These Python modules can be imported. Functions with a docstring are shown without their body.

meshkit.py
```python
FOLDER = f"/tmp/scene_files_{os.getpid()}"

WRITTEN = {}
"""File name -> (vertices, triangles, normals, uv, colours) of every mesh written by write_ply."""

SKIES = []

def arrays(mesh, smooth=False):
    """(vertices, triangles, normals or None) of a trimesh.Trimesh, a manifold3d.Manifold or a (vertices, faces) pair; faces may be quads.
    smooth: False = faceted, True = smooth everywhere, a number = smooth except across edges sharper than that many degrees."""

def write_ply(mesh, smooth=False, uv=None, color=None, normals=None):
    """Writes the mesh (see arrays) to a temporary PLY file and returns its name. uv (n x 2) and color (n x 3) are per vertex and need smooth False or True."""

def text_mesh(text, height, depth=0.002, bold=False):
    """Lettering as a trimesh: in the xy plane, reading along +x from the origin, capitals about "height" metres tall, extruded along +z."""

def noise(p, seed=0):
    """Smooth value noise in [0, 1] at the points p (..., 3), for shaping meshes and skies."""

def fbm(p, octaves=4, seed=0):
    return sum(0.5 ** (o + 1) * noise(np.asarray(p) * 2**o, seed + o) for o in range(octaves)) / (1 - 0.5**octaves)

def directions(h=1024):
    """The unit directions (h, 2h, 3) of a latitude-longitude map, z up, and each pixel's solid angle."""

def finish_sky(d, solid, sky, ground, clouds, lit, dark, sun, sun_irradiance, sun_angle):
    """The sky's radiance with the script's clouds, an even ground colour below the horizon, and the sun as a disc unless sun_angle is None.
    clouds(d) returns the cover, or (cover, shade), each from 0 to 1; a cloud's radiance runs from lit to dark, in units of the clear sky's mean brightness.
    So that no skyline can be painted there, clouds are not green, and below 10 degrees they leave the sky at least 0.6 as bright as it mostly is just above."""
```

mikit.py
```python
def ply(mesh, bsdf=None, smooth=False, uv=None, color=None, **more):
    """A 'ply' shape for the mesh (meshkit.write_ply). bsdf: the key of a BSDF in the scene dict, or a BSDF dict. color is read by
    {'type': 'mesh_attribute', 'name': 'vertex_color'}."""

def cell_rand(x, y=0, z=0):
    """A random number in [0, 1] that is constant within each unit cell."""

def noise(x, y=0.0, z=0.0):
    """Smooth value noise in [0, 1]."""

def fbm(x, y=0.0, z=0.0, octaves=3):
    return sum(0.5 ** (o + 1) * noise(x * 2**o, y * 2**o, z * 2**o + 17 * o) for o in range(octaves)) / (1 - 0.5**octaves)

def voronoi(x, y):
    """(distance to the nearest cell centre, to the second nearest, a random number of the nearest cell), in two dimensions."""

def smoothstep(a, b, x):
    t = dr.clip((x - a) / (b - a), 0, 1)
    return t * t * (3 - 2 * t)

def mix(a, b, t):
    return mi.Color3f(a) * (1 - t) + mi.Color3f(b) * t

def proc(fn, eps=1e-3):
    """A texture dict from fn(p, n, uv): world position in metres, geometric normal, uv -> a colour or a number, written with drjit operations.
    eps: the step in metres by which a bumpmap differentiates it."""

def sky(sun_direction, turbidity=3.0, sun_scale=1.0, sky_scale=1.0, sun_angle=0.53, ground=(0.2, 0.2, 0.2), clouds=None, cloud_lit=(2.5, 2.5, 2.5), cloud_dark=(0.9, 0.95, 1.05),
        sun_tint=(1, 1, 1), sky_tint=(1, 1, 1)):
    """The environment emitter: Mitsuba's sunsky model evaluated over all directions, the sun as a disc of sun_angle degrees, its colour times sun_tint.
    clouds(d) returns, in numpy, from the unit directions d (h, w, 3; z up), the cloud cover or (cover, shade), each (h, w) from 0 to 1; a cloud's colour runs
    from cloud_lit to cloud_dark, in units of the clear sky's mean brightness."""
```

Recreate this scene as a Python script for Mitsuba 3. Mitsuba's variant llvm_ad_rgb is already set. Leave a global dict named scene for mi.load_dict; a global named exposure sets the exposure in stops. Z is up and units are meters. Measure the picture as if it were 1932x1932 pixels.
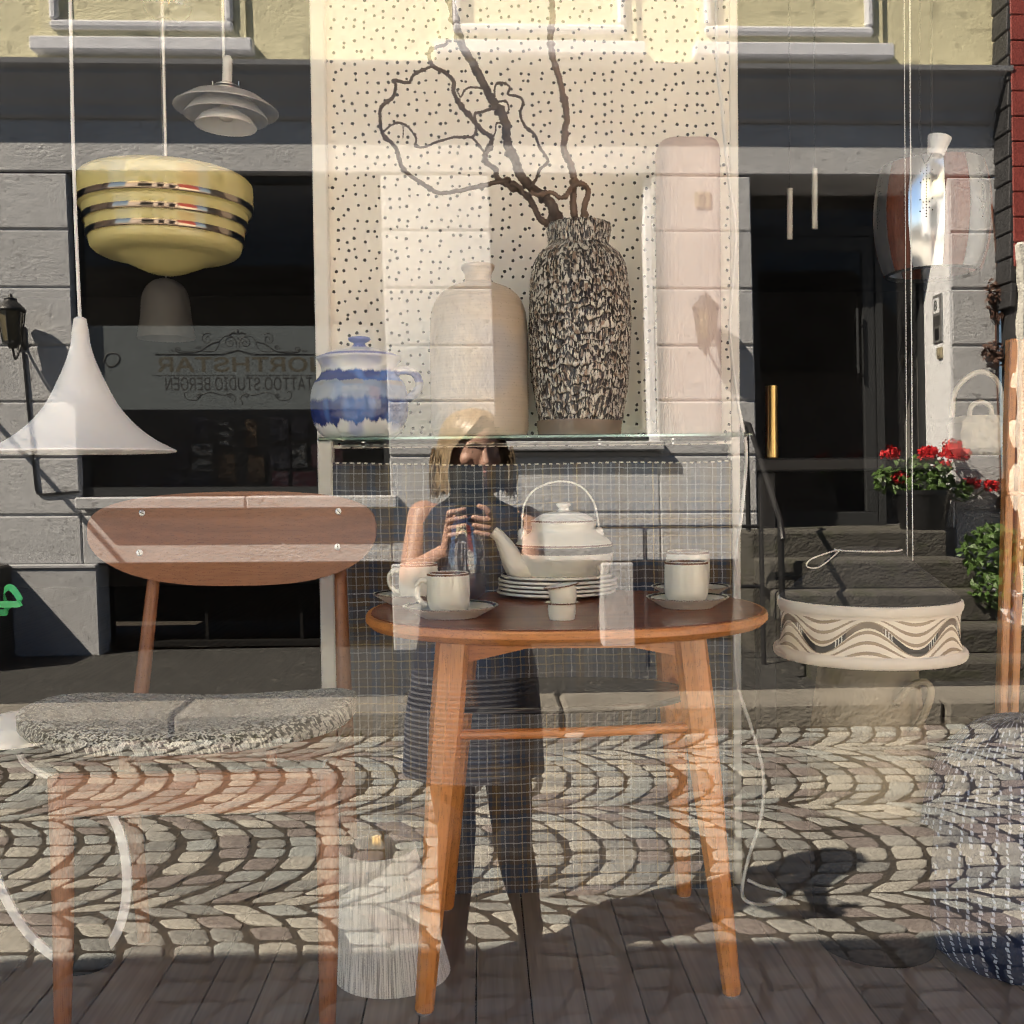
import math, random
import numpy as np, trimesh, drjit as dr, mitsuba as mi, mikit, meshkit
import manifold3d as m3
from shapely.geometry import Polygon, box as sbox
from mikit import noise, fbm, smoothstep, mix, proc, cell_rand

random.seed(7)
rng = np.random.default_rng(7)
scene, labels = {'type': 'scene'}, {}

# ------------------------------------------------------------------ camera, sky, sun, exposure
EYE = 1.43                      # the phone's height over the street
GLASS = 1.35                    # the shop window stands this far in front of the camera (+y)
FPX = 2000.0                    # focal length in pixels of a 1932 pixel wide picture
YAW, PITCH, ROLL = math.radians(1.75), math.radians(-1.75), math.radians(0.7)
FWD = np.array([math.sin(YAW) * math.cos(PITCH), math.cos(YAW) * math.cos(PITCH), math.sin(PITCH)])
_r0 = np.array([math.cos(YAW), -math.sin(YAW), 0.0])
_u0 = np.cross(_r0, FWD)
UP = math.cos(ROLL) * _u0 + math.sin(ROLL) * _r0
RIGHT = math.cos(ROLL) * _r0 - math.sin(ROLL) * _u0
ORIGIN = np.array([0.0, 0.0, EYE])
scene['camera'] = {'type': 'perspective', 'fov': math.degrees(2 * math.atan(966 / FPX)), 'fov_axis': 'x', 'near_clip': 0.01, 'far_clip': 500.0,
                   'to_world': mi.ScalarTransform4f().look_at(origin=ORIGIN.tolist(), target=(ORIGIN + FWD).tolist(), up=UP.tolist())}
SUN = np.array([-0.605, 0.365, 0.705])
scene['daylight'] = mikit.sky(SUN.tolist(), turbidity=3, sky_scale=0.32, sky_tint=(1.04, 0.99, 0.92), sun_tint=(0.94, 1.0, 1.09))
exposure = 5.65


def pw(px, py, d):
    """The point at depth d (metres along +y) that the photograph shows at pixel (px, py) of its 1932 pixel view."""
    v = FWD * FPX + RIGHT * (px - 966) - UP * (py - 966)
    return ORIGIN + v * (d / v[1])


FLOOR = EYE - 0.84              # the raised floor of the window display
TABLE = EYE - 0.2185
SHELF = EYE + 0.079


# ------------------------------------------------------------------ entries
def key_for(name):
    if name not in scene and name not in labels:
        return name
    k = 1
    while f'{name}_{k:03d}' in scene or f'{name}_{k:03d}' in labels:
        k += 1
    return f'{name}_{k:03d}'


def thing(name, label, cat, group=None):
    k = key_for(name)
    labels[k] = {'label': label, 'category': cat}
    if group:
        labels[k]['group'] = group
    return k


def part(holder, name, mesh, mat, smooth=False, label=None, kind=None, uv=None):
    k = key_for(f'{holder}__{name}') if holder else key_for(name)
    scene[k] = mikit.ply(mesh, mat, smooth=smooth, uv=uv)
    if label or kind:
        labels[k] = {}
        if label: labels[k]['label'] = label
        if kind: labels[k]['kind'] = kind
    return k


def single(name, mesh, mat, label, cat, smooth=False, group=None):
    k = thing(name, label, cat, group)
    scene[k] = mikit.ply(mesh, mat, smooth=smooth)
    return k


def setting(name, mesh, mat, smooth=False, label=None):
    k = key_for(name)
    scene[k] = mikit.ply(mesh, mat, smooth=smooth)
    labels[k] = {'kind': 'structure'}
    if label: labels[k]['label'] = label
    return k


# ------------------------------------------------------------------ mesh helpers
def cat(*ms):
    return trimesh.util.concatenate([m for m in ms if m is not None])


def box(x0, x1, y0, y1, z0, z1, c=0.0):
    x0, x1 = sorted((x0, x1)); y0, y1 = sorted((y0, y1)); z0, z1 = sorted((z0, z1))
    if c <= 0:
        return trimesh.creation.box(bounds=[[x0, y0, z0], [x1, y1, z1]])
    c = min(c, (x1 - x0) / 2.2, (y1 - y0) / 2.2, (z1 - z0) / 2.2)
    pts = []
    for sx, X in ((1, x0), (-1, x1)):
        for sy, Y in ((1, y0), (-1, y1)):
            for sz, Z in ((1, z0), (-1, z1)):
                pts += [(X, Y + sy * c, Z + sz * c), (X + sx * c, Y, Z + sz * c), (X + sx * c, Y + sy * c, Z)]
    return trimesh.convex.convex_hull(np.array(pts))


def lathe(prof, n=56, closed=False):
    """Revolve (r, z) points about z."""
    prof = np.array(prof, float)
    r, z = np.maximum(prof[:, 0], 1e-4), prof[:, 1]
    a = np.arange(n) * 2 * np.pi / n
    v = np.stack([r[:, None] * np.cos(a), r[:, None] * np.sin(a), np.repeat(z[:, None], n, 1)], -1).reshape(-1, 3)
    i, j = np.meshgrid(np.arange(len(r) - 1), np.arange(n), indexing='ij')
    q = np.stack([i * n + j, i * n + (j + 1) % n, (i + 1) * n + (j + 1) % n, (i + 1) * n + j], -1).reshape(-1, 4)
    f = np.vstack([q[:, [0, 1, 2]], q[:, [0, 2, 3]]])
    m = trimesh.Trimesh(v, f, process=False)
    # first point at bottom going outwards and up = normals out
    return m


def smooth_prof(prof, k=6):
    """Catmull-Rom through profile points; repeat a point to keep a corner."""
    p = np.array(prof, float)
    out = []
    for i in range(len(p) - 1):
        p0, p1, p2, p3 = p[max(i - 1, 0)], p[i], p[i + 1], p[min(i + 2, len(p) - 1)]
        if np.allclose(p1, p2):
            continue
        if np.allclose(p0, p1): p0 = p1 - (p2 - p1) * 0.5
        if np.allclose(p2, p3): p3 = p2 + (p2 - p1) * 0.5
        for t in np.arange(k) / k:
            out.append(0.5 * (2 * p1 + (p2 - p0) * t + (2 * p0 - 5 * p1 + 4 * p2 - p3) * t * t + (3 * p1 - p0 - 3 * p2 + p3) * t ** 3))
    out.append(p[-1])
    return np.array(out)


def spline(pts, k=6):
    return smooth_prof(pts, k)


def tube(pts, rad, n=10, k=6, cap=True, knots=None):
    """A tube along a smooth curve through pts; rad one number or one per point."""
    pts = np.array(pts, float)
    rad = np.broadcast_to(np.array(rad, float), (len(pts),))
    pr = np.hstack([pts, rad[:, None]])
    if k > 1 and len(pts) > 2:
        pr = smooth_prof(pr, k)
    p, r = pr[:, :3], np.maximum(pr[:, 3], 2e-4)
    if knots is not None:
        kr = np.random.default_rng(knots)
        r = r * (1 + .10 * kr.normal(size=len(r)).clip(-1.5, 1.5) * (kr.random(len(r)) < .6) + .55 * (kr.random(len(r)) < .10))
        p = p + kr.normal(0, .10, p.shape) * r[:, None]
    t = np.gradient(p, axis=0)
    t /= np.linalg.norm(t, axis=1, keepdims=True) + 1e-12
    a = np.zeros_like(p)
    s = np.array([0, 0, 1.0]) if abs(t[0, 2]) < 0.8 else np.array([1.0, 0, 0])
    for i in range(len(p)):
        s = s - t[i] * (s @ t[i])
        s /= np.linalg.norm(s) + 1e-12
        a[i] = s
    b = np.cross(t, a)
    ang = np.arange(n) * 2 * np.pi / n
    v = p[:, None] + r[:, None, None] * (np.cos(ang)[None, :, None] * a[:, None] + np.sin(ang)[None, :, None] * b[:, None])
    i, j = np.meshgrid(np.arange(len(p) - 1), np.arange(n), indexing='ij')
    q = np.stack([i * n + j, i * n + (j + 1) % n, (i + 1) * n + (j + 1) % n, (i + 1) * n + j], -1).reshape(-1, 4)
    f = np.vstack([q[:, [0, 1, 2]], q[:, [0, 2, 3]]])
    v = v.reshape(-1, 3)
    if cap:
        c0, c1, L = len(v), len(v) + 1, (len(p) - 1) * n
        v = np.vstack([v, p[0], p[-1]])
        jj = np.arange(n)
        f = np.vstack([f, np.stack([np.full(n, c0), (jj + 1) % n, jj], -1), np.stack([np.full(n, c1), L + jj, L + (jj + 1) % n], -1)])
    return trimesh.Trimesh(v, f, process=False)


def ribbon(pts, width, thick, axis, k=8):
    """A flat strip along pts, width along 'axis'."""
    p = spline(pts, k)
    t = np.gradient(p, axis=0); t /= np.linalg.norm(t, axis=1, keepdims=True)
    w = np.array(axis, float)[None] - t * (t @ np.array(axis, float))[:, None]
    w /= np.linalg.norm(w, axis=1, keepdims=True)
    nn = np.cross(t, w)
    cs = [(-1, -1), (1, -1), (1, 1), (-1, 1)]
    v = np.stack([p + w * (a * width / 2) + nn * (b * thick / 2) for a, b in cs], 1).reshape(-1, 3)
    n = 4
    i, j = np.meshgrid(np.arange(len(p) - 1), np.arange(n), indexing='ij')
    q = np.stack([i * n + j, i * n + (j + 1) % n, (i + 1) * n + (j + 1) % n, (i + 1) * n + j], -1).reshape(-1, 4)
    f = np.vstack([q[:, [0, 1, 2]], q[:, [0, 2, 3]], [[0, 2, 1], [0, 3, 2]], np.array([[0, 1, 2], [0, 2, 3]]) + (len(p) - 1) * n])
    m = trimesh.Trimesh(v, f, process=False)
    m.fix_normals()
    return m


def moved(m, x=0, y=0, z=0):
    m = m.copy(); m.apply_translation([x, y, z]); return m


def turned(m, axis, deg, about=(0, 0, 0)):
    m = m.copy()
    m.apply_transform(trimesh.transformations.rotation_matrix(math.radians(deg), axis, about))
    return m


def extrude(poly, h):
    return trimesh.creation.extrude_polygon(poly, h, engine='earcut')


def superpoly(a, b, e, n=64):
    t = np.arange(n) * 2 * np.pi / n
    c, s = np.cos(t), np.sin(t)
    return np.stack([a * np.sign(c) * np.abs(c) ** (2 / e), b * np.sign(s) * np.abs(s) ** (2 / e)], -1)


def loft(rings):
    """Closed skin through rings (k, n, 3), capped at both ends."""
    rings = np.array(rings, float)
    k, n = rings.shape[:2]
    v = rings.reshape(-1, 3)
    i, j = np.meshgrid(np.arange(k - 1), np.arange(n), indexing='ij')
    q = np.stack([i * n + j, i * n + (j + 1) % n, (i + 1) * n + (j + 1) % n, (i + 1) * n + j], -1).reshape(-1, 4)
    f = np.vstack([q[:, [0, 1, 2]], q[:, [0, 2, 3]]])
    v = np.vstack([v, rings[0].mean(0), rings[-1].mean(0)])
    jj = np.arange(n)
    f = np.vstack([f, np.stack([np.full(n, k * n), (jj + 1) % n, jj], -1), np.stack([np.full(n, k * n + 1), (k - 1) * n + jj, (k - 1) * n + (jj + 1) % n], -1)])
    return trimesh.Trimesh(v, f, process=False)


def tapered(p0, p1, r0, r1, sides=4, rot=0.0, bulge=None):
    """A straight tapered bar between two points with a round or many-sided section."""
    return tube([p0, p1], [r0, r1], n=sides, k=1)


# ------------------------------------------------------------------ materials
def mat(name, base, rough=0.6, metal=0.0, spec=0.5, bump=None, bscale=1.0, eps=1e-3, two=True, **more):
    b = {'type': 'principled', 'base_color': {'type': 'rgb', 'value': list(base)} if isinstance(base, (tuple, list)) else proc(base),
         'roughness': rough, 'metallic': metal, 'specular': spec, **more}
    if bump is not None:
        b = {'type': 'bumpmap', 'bsdf': b, 'arbitrary': proc(bump, eps), 'scale': bscale}
    if two:
        b = {'type': 'twosided', 'bsdf': b}
    scene[name] = b
    return name


def C(*v):
    return mi.Color3f(*v)


def N(p, s, o=3, sx=1.0, sy=1.0, sz=1.0):
    return fbm(p.x * s * sx + 31.7, p.y * s * sy + 11.3, p.z * s * sz + 5.1, o)


# --- shop
def m_wallpaper(p, n, uv):
    g = 0.0207
    u, v = p.x / g, p.z / g
    best = mi.Float(9)
    for a in (-1, 0, 1):
        for b in (-1, 0, 1):
            cx, cy = dr.floor(u) + a, dr.floor(v) + b
            jx = cx + 0.5 + 0.64 * (cell_rand(cx, cy, 1) - 0.5)
            jy = cy + 0.5 + 0.64 * (cell_rand(cx, cy, 2) - 0.5)
            r = 0.122 + 0.045 * cell_rand(cx, cy, 3)
            best = dr.minimum(best, dr.sqrt(dr.square(jx - u) + dr.square(jy - v)) - r)
    k = smoothstep(-0.02, 0.02, best + 0.03 * (noise(p.x * 900, p.z * 900) - 0.5))
    paper = C(0.85, 0.81, 0.72) * (0.95 + 0.07 * N(p, 9))
    return mix(C(0.022, 0.02, 0.018), paper, k)


def m_check(p, n, uv):
    wx = p.x + 0.004 * (noise(p.z * 7, 3.0) - 0.5) + 0.0015 * (noise(p.z * 60, p.x * 12) - 0.5)
    wz = p.z + 0.018 * (noise(p.x * 5, 9.0) - 0.5) + 0.002 * (noise(p.x * 60, p.z * 12) - 0.5)
    g = 0.0172
    def stripes(t, seed):
        c = dr.floor(t / g); f = t / g - c
        band = cell_rand(c, seed, 4)
        base = mix(C(0.040, 0.060, 0.105), C(0.115, 0.080, 0.045), smoothstep(0.35, 0.65, band))
        base = mix(base, C(0.13, 0.13, 0.13), smoothstep(0.8, 0.85, band))
        line = (1 - smoothstep(0.045, 0.085, dr.abs(f - 0.5))) * (0.35 + 0.65 * cell_rand(c, seed, 9))
        lc = mix(C(0.60, 0.63, 0.66), C(0.50, 0.38, 0.18), smoothstep(0.6, 0.62, cell_rand(c, seed, 7)))
        return base, line, lc
    b1, l1, c1 = stripes(wx, 1)
    b2, l2, c2 = stripes(wz, 2)
    weave = 0.5 + 0.5 * dr.sign(dr.sin(wx * 3800) * dr.sin(wz * 3800))
    col = mix(b1, b2, 0.35 + 0.3 * weave)
    col = mix(col, c1, l1 * (0.5 + 0.25 * weave))
    col = mix(col, c2, l2 * (0.66 - 0.25 * weave))
    return col * (0.85 + 0.3 * noise(p.x * 1400, p.z * 300))


def wood(base, dark, ax='x', s=1.0):
    def fn(p, n, uv):
        if ax == 'x': a, b, c = p.x, p.y, p.z
        elif ax == 'y': a, b, c = p.y, p.x, p.z
        else: a, b, c = p.z, p.x, p.y
        w = noise(a * 1.6 * s, b * 14 * s, c * 14 * s)
        rings = 0.5 + 0.5 * dr.sin((b * 60 + c * 75 + w * 7 + a * 1.5) * s * 2.2)
        grain = fbm(a * 9 * s, b * 260 * s, c * 260 * s, 3)
        pores = smoothstep(0.70, 0.80, noise(a * 45 * s, b * 1100 * s, c * 1100 * s))
        col = mix(C(*base), C(*dark), 0.45 * rings * w + 0.55 * grain)
        return col * (1 - 0.30 * pores)
    return fn


def m_tweed(p, n, uv):
    a = p.x / 0.0034 + 1.2 * (noise(p.x * 70, p.y * 70) - 0.5)
    b = (p.y + p.z * 0.9) / 0.0022 + 1.2 * (noise(p.x * 80, p.y * 80, 4.0) - 0.5)
    r = cell_rand(dr.floor(a + 0.5 * dr.floor(b)), dr.floor(b))
    fx = dr.abs(a + 0.5 * dr.floor(b) - dr.floor(a + 0.5 * dr.floor(b)) - 0.5)
    k = smoothstep(0.40, 0.56, r) * (1 - smoothstep(0.36, 0.5, fx))
    big = noise(p.x * 40, p.y * 60, p.z * 60)
    return mix(C(0.03, 0.031, 0.028), C(0.62, 0.61, 0.55), k * (0.55 + 0.45 * big))


def lava_rows(ang, z):
    """Overlapping runs of thick glaze: (row, how far up the run, 0 to 1)."""
    w = z / 0.0165 + 1.5 * noise(ang * 62, z * 26, 7.0) + 0.7 * noise(ang * 150, z * 60, 2.0)
    r = dr.floor(w)
    return r, w - r


def m_lava(p, n, uv):
    ang = dr.atan2(p.y - LAVA[1], p.x - LAVA[0]) * 0.095
    r, f = lava_rows(ang, p.z)
    streak = 0.6 * noise(ang * 420, p.z * 95, r) + 0.4 * noise(ang * 900, p.z * 260, 3.0)
    k = smoothstep(0.38, 0.58, streak + 0.30 * (0.45 - f))
    k = k * smoothstep(0.02, 0.14, f)
    cream = mix(C(0.62, 0.57, 0.48), C(0.27, 0.19, 0.125), smoothstep(0.45, 0.8, noise(ang * 260, p.z * 120, 5.0)))
    return mix(C(0.020, 0.014, 0.010), cream, k)


def b_lava(p, n, uv):
    ang = dr.atan2(p.y - LAVA[1], p.x - LAVA[0]) * 0.095
    r, f = lava_rows(ang, p.z)
    return smoothstep(0.0, 0.16, f) * (1 - 0.75 * f) + 0.35 * noise(ang * 420, p.z * 150)


def m_stoneware(p, n, uv):
    blue = smoothstep(0.52, 0.75, N(p, 9, 2))
    c = mix(C(0.46, 0.37, 0.27), C(0.30, 0.30, 0.315), 0.75 * blue)
    c = mix(c, C(0.52, 0.46, 0.37), smoothstep(0.5, 0.7, N(p, 5, 2, sz=0.4)))
    speck = smoothstep(0.80, 0.84, noise(p.x * 330, p.y * 330, p.z * 330))
    lines = noise(p.x * 4, p.y * 4, p.z * 420)
    return c * (0.92 + 0.12 * lines) * (1 - 0.15 * speck)


def m_bluepot(p, n, uv):
    z = p.z - POT[2]
    ang = dr.atan2(p.y - POT[1], p.x - POT[0])
    drip = 0.006 * noise(ang * 30, 3.0) + 0.016 * noise(ang * 6, 8.0) + 0.003 * noise(ang * 70, p.z * 60)
    cream = mix(C(0.66, 0.66, 0.64), C(0.40, 0.42, 0.56), smoothstep(0.45, 0.75, N(p, 26, 2)))
    pale = mix(C(0.20, 0.25, 0.36), C(0.36, 0.38, 0.40), smoothstep(0.3, 0.7, N(p, 20, 2)))
    deep = mix(C(0.012, 0.028, 0.15), C(0.05, 0.12, 0.34), smoothstep(0.45, 0.7, N(p, 34, 2, sz=0.3)))
    c = mix(cream, deep, smoothstep(0.012, 0.018, z - drip))
    c = mix(c, pale, smoothstep(0.060, 0.070, z - 0.5 * drip))
    c = mix(c, mix(C(0.30, 0.24, 0.16), pale, 0.5), smoothstep(0.094, 0.098, z) * smoothstep(0.5, 0.6, N(p, 30, 2)))
    c = mix(c, deep * 1.4, smoothstep(0.106, 0.109, z + 0.3 * drip))
    c = mix(c, cream, smoothstep(0.125, 0.131, z + 0.4 * drip))
    c = mix(c, C(0.20, 0.22, 0.48), smoothstep(0.150, 0.153, z) * (1 - smoothstep(0.156, 0.158, z)))
    c = mix(c, C(0.13, 0.17, 0.42), smoothstep(0.174, 0.178, z + 0.4 * drip))
    return c


def m_ribbed(p, n, uv):
    return C(0.53, 0.42, 0.365) * (0.92 + 0.12 * N(p, 14, 2, sz=0.2))


def m_linen(p, n, uv):
    ang = dr.atan2(p.y - CONE[1], p.x - CONE[0])
    k = fbm(ang * 60 + p.z * 14, p.z * 9, 1.0, 3)
    f = noise(ang * 160 + p.z * 36, p.z * 30, 4.0)
    return mix(C(0.30, 0.28, 0.24), C(0.74, 0.71, 0.63), smoothstep(0.28, 0.62, 0.6 * k + 0.4 * f))


def m_wave(p, n, uv):
    ang = dr.atan2(p.y - WAVE[1], p.x - WAVE[0])
    z = (p.z - WAVE[2]) / 0.062                       # 0 at the lower roll, 1 at the upper
    t = ang * 6.0 + 0.55
    mid = 0.5 + 0.37 * dr.sin(t)
    off = z - mid
    hill = 0.5 + 0.5 * dr.sin(t)
    lo = (z + 0.40) / (mid + 0.40)                    # nested hills under the line
    hi = (1.40 - z) / (1.40 - mid)
    l1 = dr.abs(dr.sin(lo * math.pi * 4.6 + 0.3))
    l2 = dr.abs(dr.sin(hi * math.pi * 4.6 + 0.3))
    k = dr.select(off < 0, l1, l2)
    c = mix(C(0.36, 0.27, 0.18), C(0.80, 0.72, 0.58), smoothstep(0.40, 0.62, k))
    dark = 1 - smoothstep(0.075, 0.095, dr.abs(off))
    dk = mix(C(0.035, 0.032, 0.028), C(0.17, 0.125, 0.085), smoothstep(0.55, 0.6, hill))
    mark = 1 - smoothstep(0.30, 0.34, dr.abs(dr.sin(t * 1.0 + 0.35)))
    tick = smoothstep(0.2, 0.5, dr.sin(ang * 190)) * mark
    dk = mix(dk, C(0.7, 0.68, 0.6), tick * smoothstep(-0.1, 0.1, 0.32 - dr.abs(dr.sin(t + 0.35))))
    c = mix(c, dk, dark)
    edge = smoothstep(0.0, 0.03, z) * (1 - smoothstep(0.97, 1.0, z))
    return mix(C(0.74, 0.66, 0.54), c, edge)


def m_pouf(p, n, uv):
    ang = dr.atan2(p.y - POUF[1], p.x - POUF[0])
    a = ang * 8.2 + 0.5 * (noise(p.z * 9, ang * 3) - 0.5)
    c = dr.floor(a); f = a - c - 0.5 + 0.22 * (noise(p.z * 120, c) - 0.5)
    s = p.z / 0.0105 + 9 * cell_rand(c, 3.0)
    row = dr.floor(s); g = s - row - 0.5
    size = 0.09 + 0.09 * cell_rand(c, row, 5)
    dash = (1 - smoothstep(size * 0.8, size, dr.abs(f + 0.10 * g))) * (1 - smoothstep(0.28, 0.40, dr.abs(g)))
    dash = dash * smoothstep(0.12, 0.2, cell_rand(c, row, 9))
    cloth = C(0.008, 0.016, 0.045) * (0.7 + 0.7 * N(p, 60, 2))
    return mix(cloth, C(0.48, 0.52, 0.60), dash * 0.9)


def m_board(p, n, uv):
    c = dr.floor((p.x + 5.0) / 0.089)
    t = cell_rand(c, 1.0)
    g = fbm(p.x * 160, p.y * 7 + t * 40, 2.0, 3)
    w = N(p, 7, 3, sy=0.4)
    col = mix(C(0.125, 0.095, 0.073), C(0.26, 0.222, 0.186), 0.55 * g + 0.45 * w)
    return col * (0.75 + 0.5 * t)


# --- street
def m_facade(p, n, uv):
    w = N(p, 2.2, 3); f = N(p, 40, 2)
    c = C(0.375, 0.380, 0.392) * (0.78 + 0.34 * w + 0.12 * f)
    spot = smoothstep(0.87, 0.90, noise(p.x * 38, p.z * 38, 2.0))
    run = smoothstep(0.62, 0.8, noise(p.x * 9, p.z * 0.9, 6.0))
    c = mix(c, C(0.40, 0.40, 0.40), 0.40 * run)
    return mix(c, C(0.14, 0.14, 0.14), 0.6 * spot)


def b_plaster(p, n, uv):
    patch = smoothstep(0.5, 0.66, noise(p.x * 1.3, p.z * 3.2, 1.0))
    return 0.5 * fbm(p.x * 9, p.y * 9, p.z * 14, 3) + patch * 0.7 * fbm(p.x * 34, p.y * 30, p.z * 55, 3) + 0.25 * noise(p.x * 60, p.z * 60)


def m_yellow(p, n, uv):
    c = C(0.62, 0.58, 0.385) * (0.88 + 0.2 * N(p, 2.5, 3))
    return c * (1 - 0.25 * smoothstep(0.78, 0.84, noise(p.x * 16, p.z * 16)))


def stone(base, s):
    def fn(p, n, uv):
        g = N(p, 130, 2); w = N(p, 7, 3)
        c = C(*base) * (0.62 + 0.42 * g + 0.40 * w)
        fl = smoothstep(0.82, 0.88, noise(p.x * 420, p.y * 420, p.z * 420 + s))
        return mix(c, C(0.5, 0.5, 0.48), 0.5 * fl)
    return fn


def b_stone(p, n, uv):
    return fbm(p.x * 70, p.y * 70, p.z * 70, 3) + 0.6 * noise(p.x * 22, p.y * 22, p.z * 22)


def m_asphalt(p, n, uv):
    g = noise(p.x * 190, p.y * 190); w = N(p, 3, 3)
    c = C(0.016, 0.016, 0.0155) * (0.7 + 0.7 * w)
    c = mix(c, C(0.09, 0.09, 0.085), smoothstep(0.72, 0.86, g))
    pale_speck = smoothstep(0.86, 0.90, noise(p.x * 55, p.y * 55, 4.0))  # pale specks scattered at random in the asphalt
    return mix(c, C(0.28, 0.26, 0.22), pale_speck * 0.4)


def m_steps(p, n, uv):
    w = N(p, 5, 3); g = N(p, 150, 2)
    c = C(0.052, 0.049, 0.042) * (0.5 + 0.6 * w + 0.5 * g)
    moss = smoothstep(0.58, 0.72, N(p, 11, 2))
    return mix(c, C(0.036, 0.039, 0.020), 0.6 * moss)


mat('wallpaper', m_wallpaper, 0.75)
mat('check_cloth', m_check, 0.9, spec=0.2)
mat('white_paint', (0.74, 0.72, 0.66), 0.35)
mat('white_plastic', (0.80, 0.79, 0.76), 0.30)
mat('cable_white', (0.78, 0.77, 0.73), 0.4)
mat('teak_x', wood((0.30, 0.125, 0.055), (0.15, 0.055, 0.022), 'x'), 0.38)
mat('teak_z', wood((0.30, 0.125, 0.055), (0.15, 0.055, 0.022), 'z'), 0.38)
mat('oak_z', wood((0.62, 0.25, 0.060), (0.36, 0.125, 0.028), 'z'), 0.30, clearcoat=0.5, clearcoat_gloss=0.8)
mat('oak_x', wood((0.58, 0.225, 0.058), (0.33, 0.110, 0.026), 'x'), 0.30, clearcoat=0.5, clearcoat_gloss=0.8)
mat('table_top_wood', wood((0.215, 0.060, 0.022), (0.11, 0.028, 0.011), 'x', 0.8), 0.20, clearcoat=0.4, clearcoat_gloss=0.9)
mat('dark_shelf', (0.012, 0.010, 0.009), 0.12)
mat('tweed', m_tweed, 0.95, spec=0.1, bump=lambda p, n, uv: noise(p.x * 330, p.y * 420, p.z * 420), bscale=0.0012)
mat('board', m_board, 0.42, two=True)
mat('cream_glaze', (0.66, 0.63, 0.52), 0.10, clearcoat=0.6, clearcoat_gloss=0.95)
mat('white_glaze', (0.74, 0.72, 0.66), 0.10, clearcoat=0.6, clearcoat_gloss=0.95)
mat('brown_glaze', (0.13, 0.050, 0.022), 0.15, clearcoat=0.6, clearcoat_gloss=0.95)
mat('black_glaze', (0.012, 0.010, 0.009), 0.10)
mat('stoneware', m_stoneware, 0.38)
mat('ribbed_clay', m_ribbed, 0.5)
mat('bark', lambda p, n, uv: mix(C(0.050, 0.032, 0.022), C(0.130, 0.092, 0.066), N(p, 90, 2, sz=0.25)), 0.75,
    bump=lambda p, n, uv: N(p, 160, 2, sz=0.3), bscale=0.004)
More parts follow.
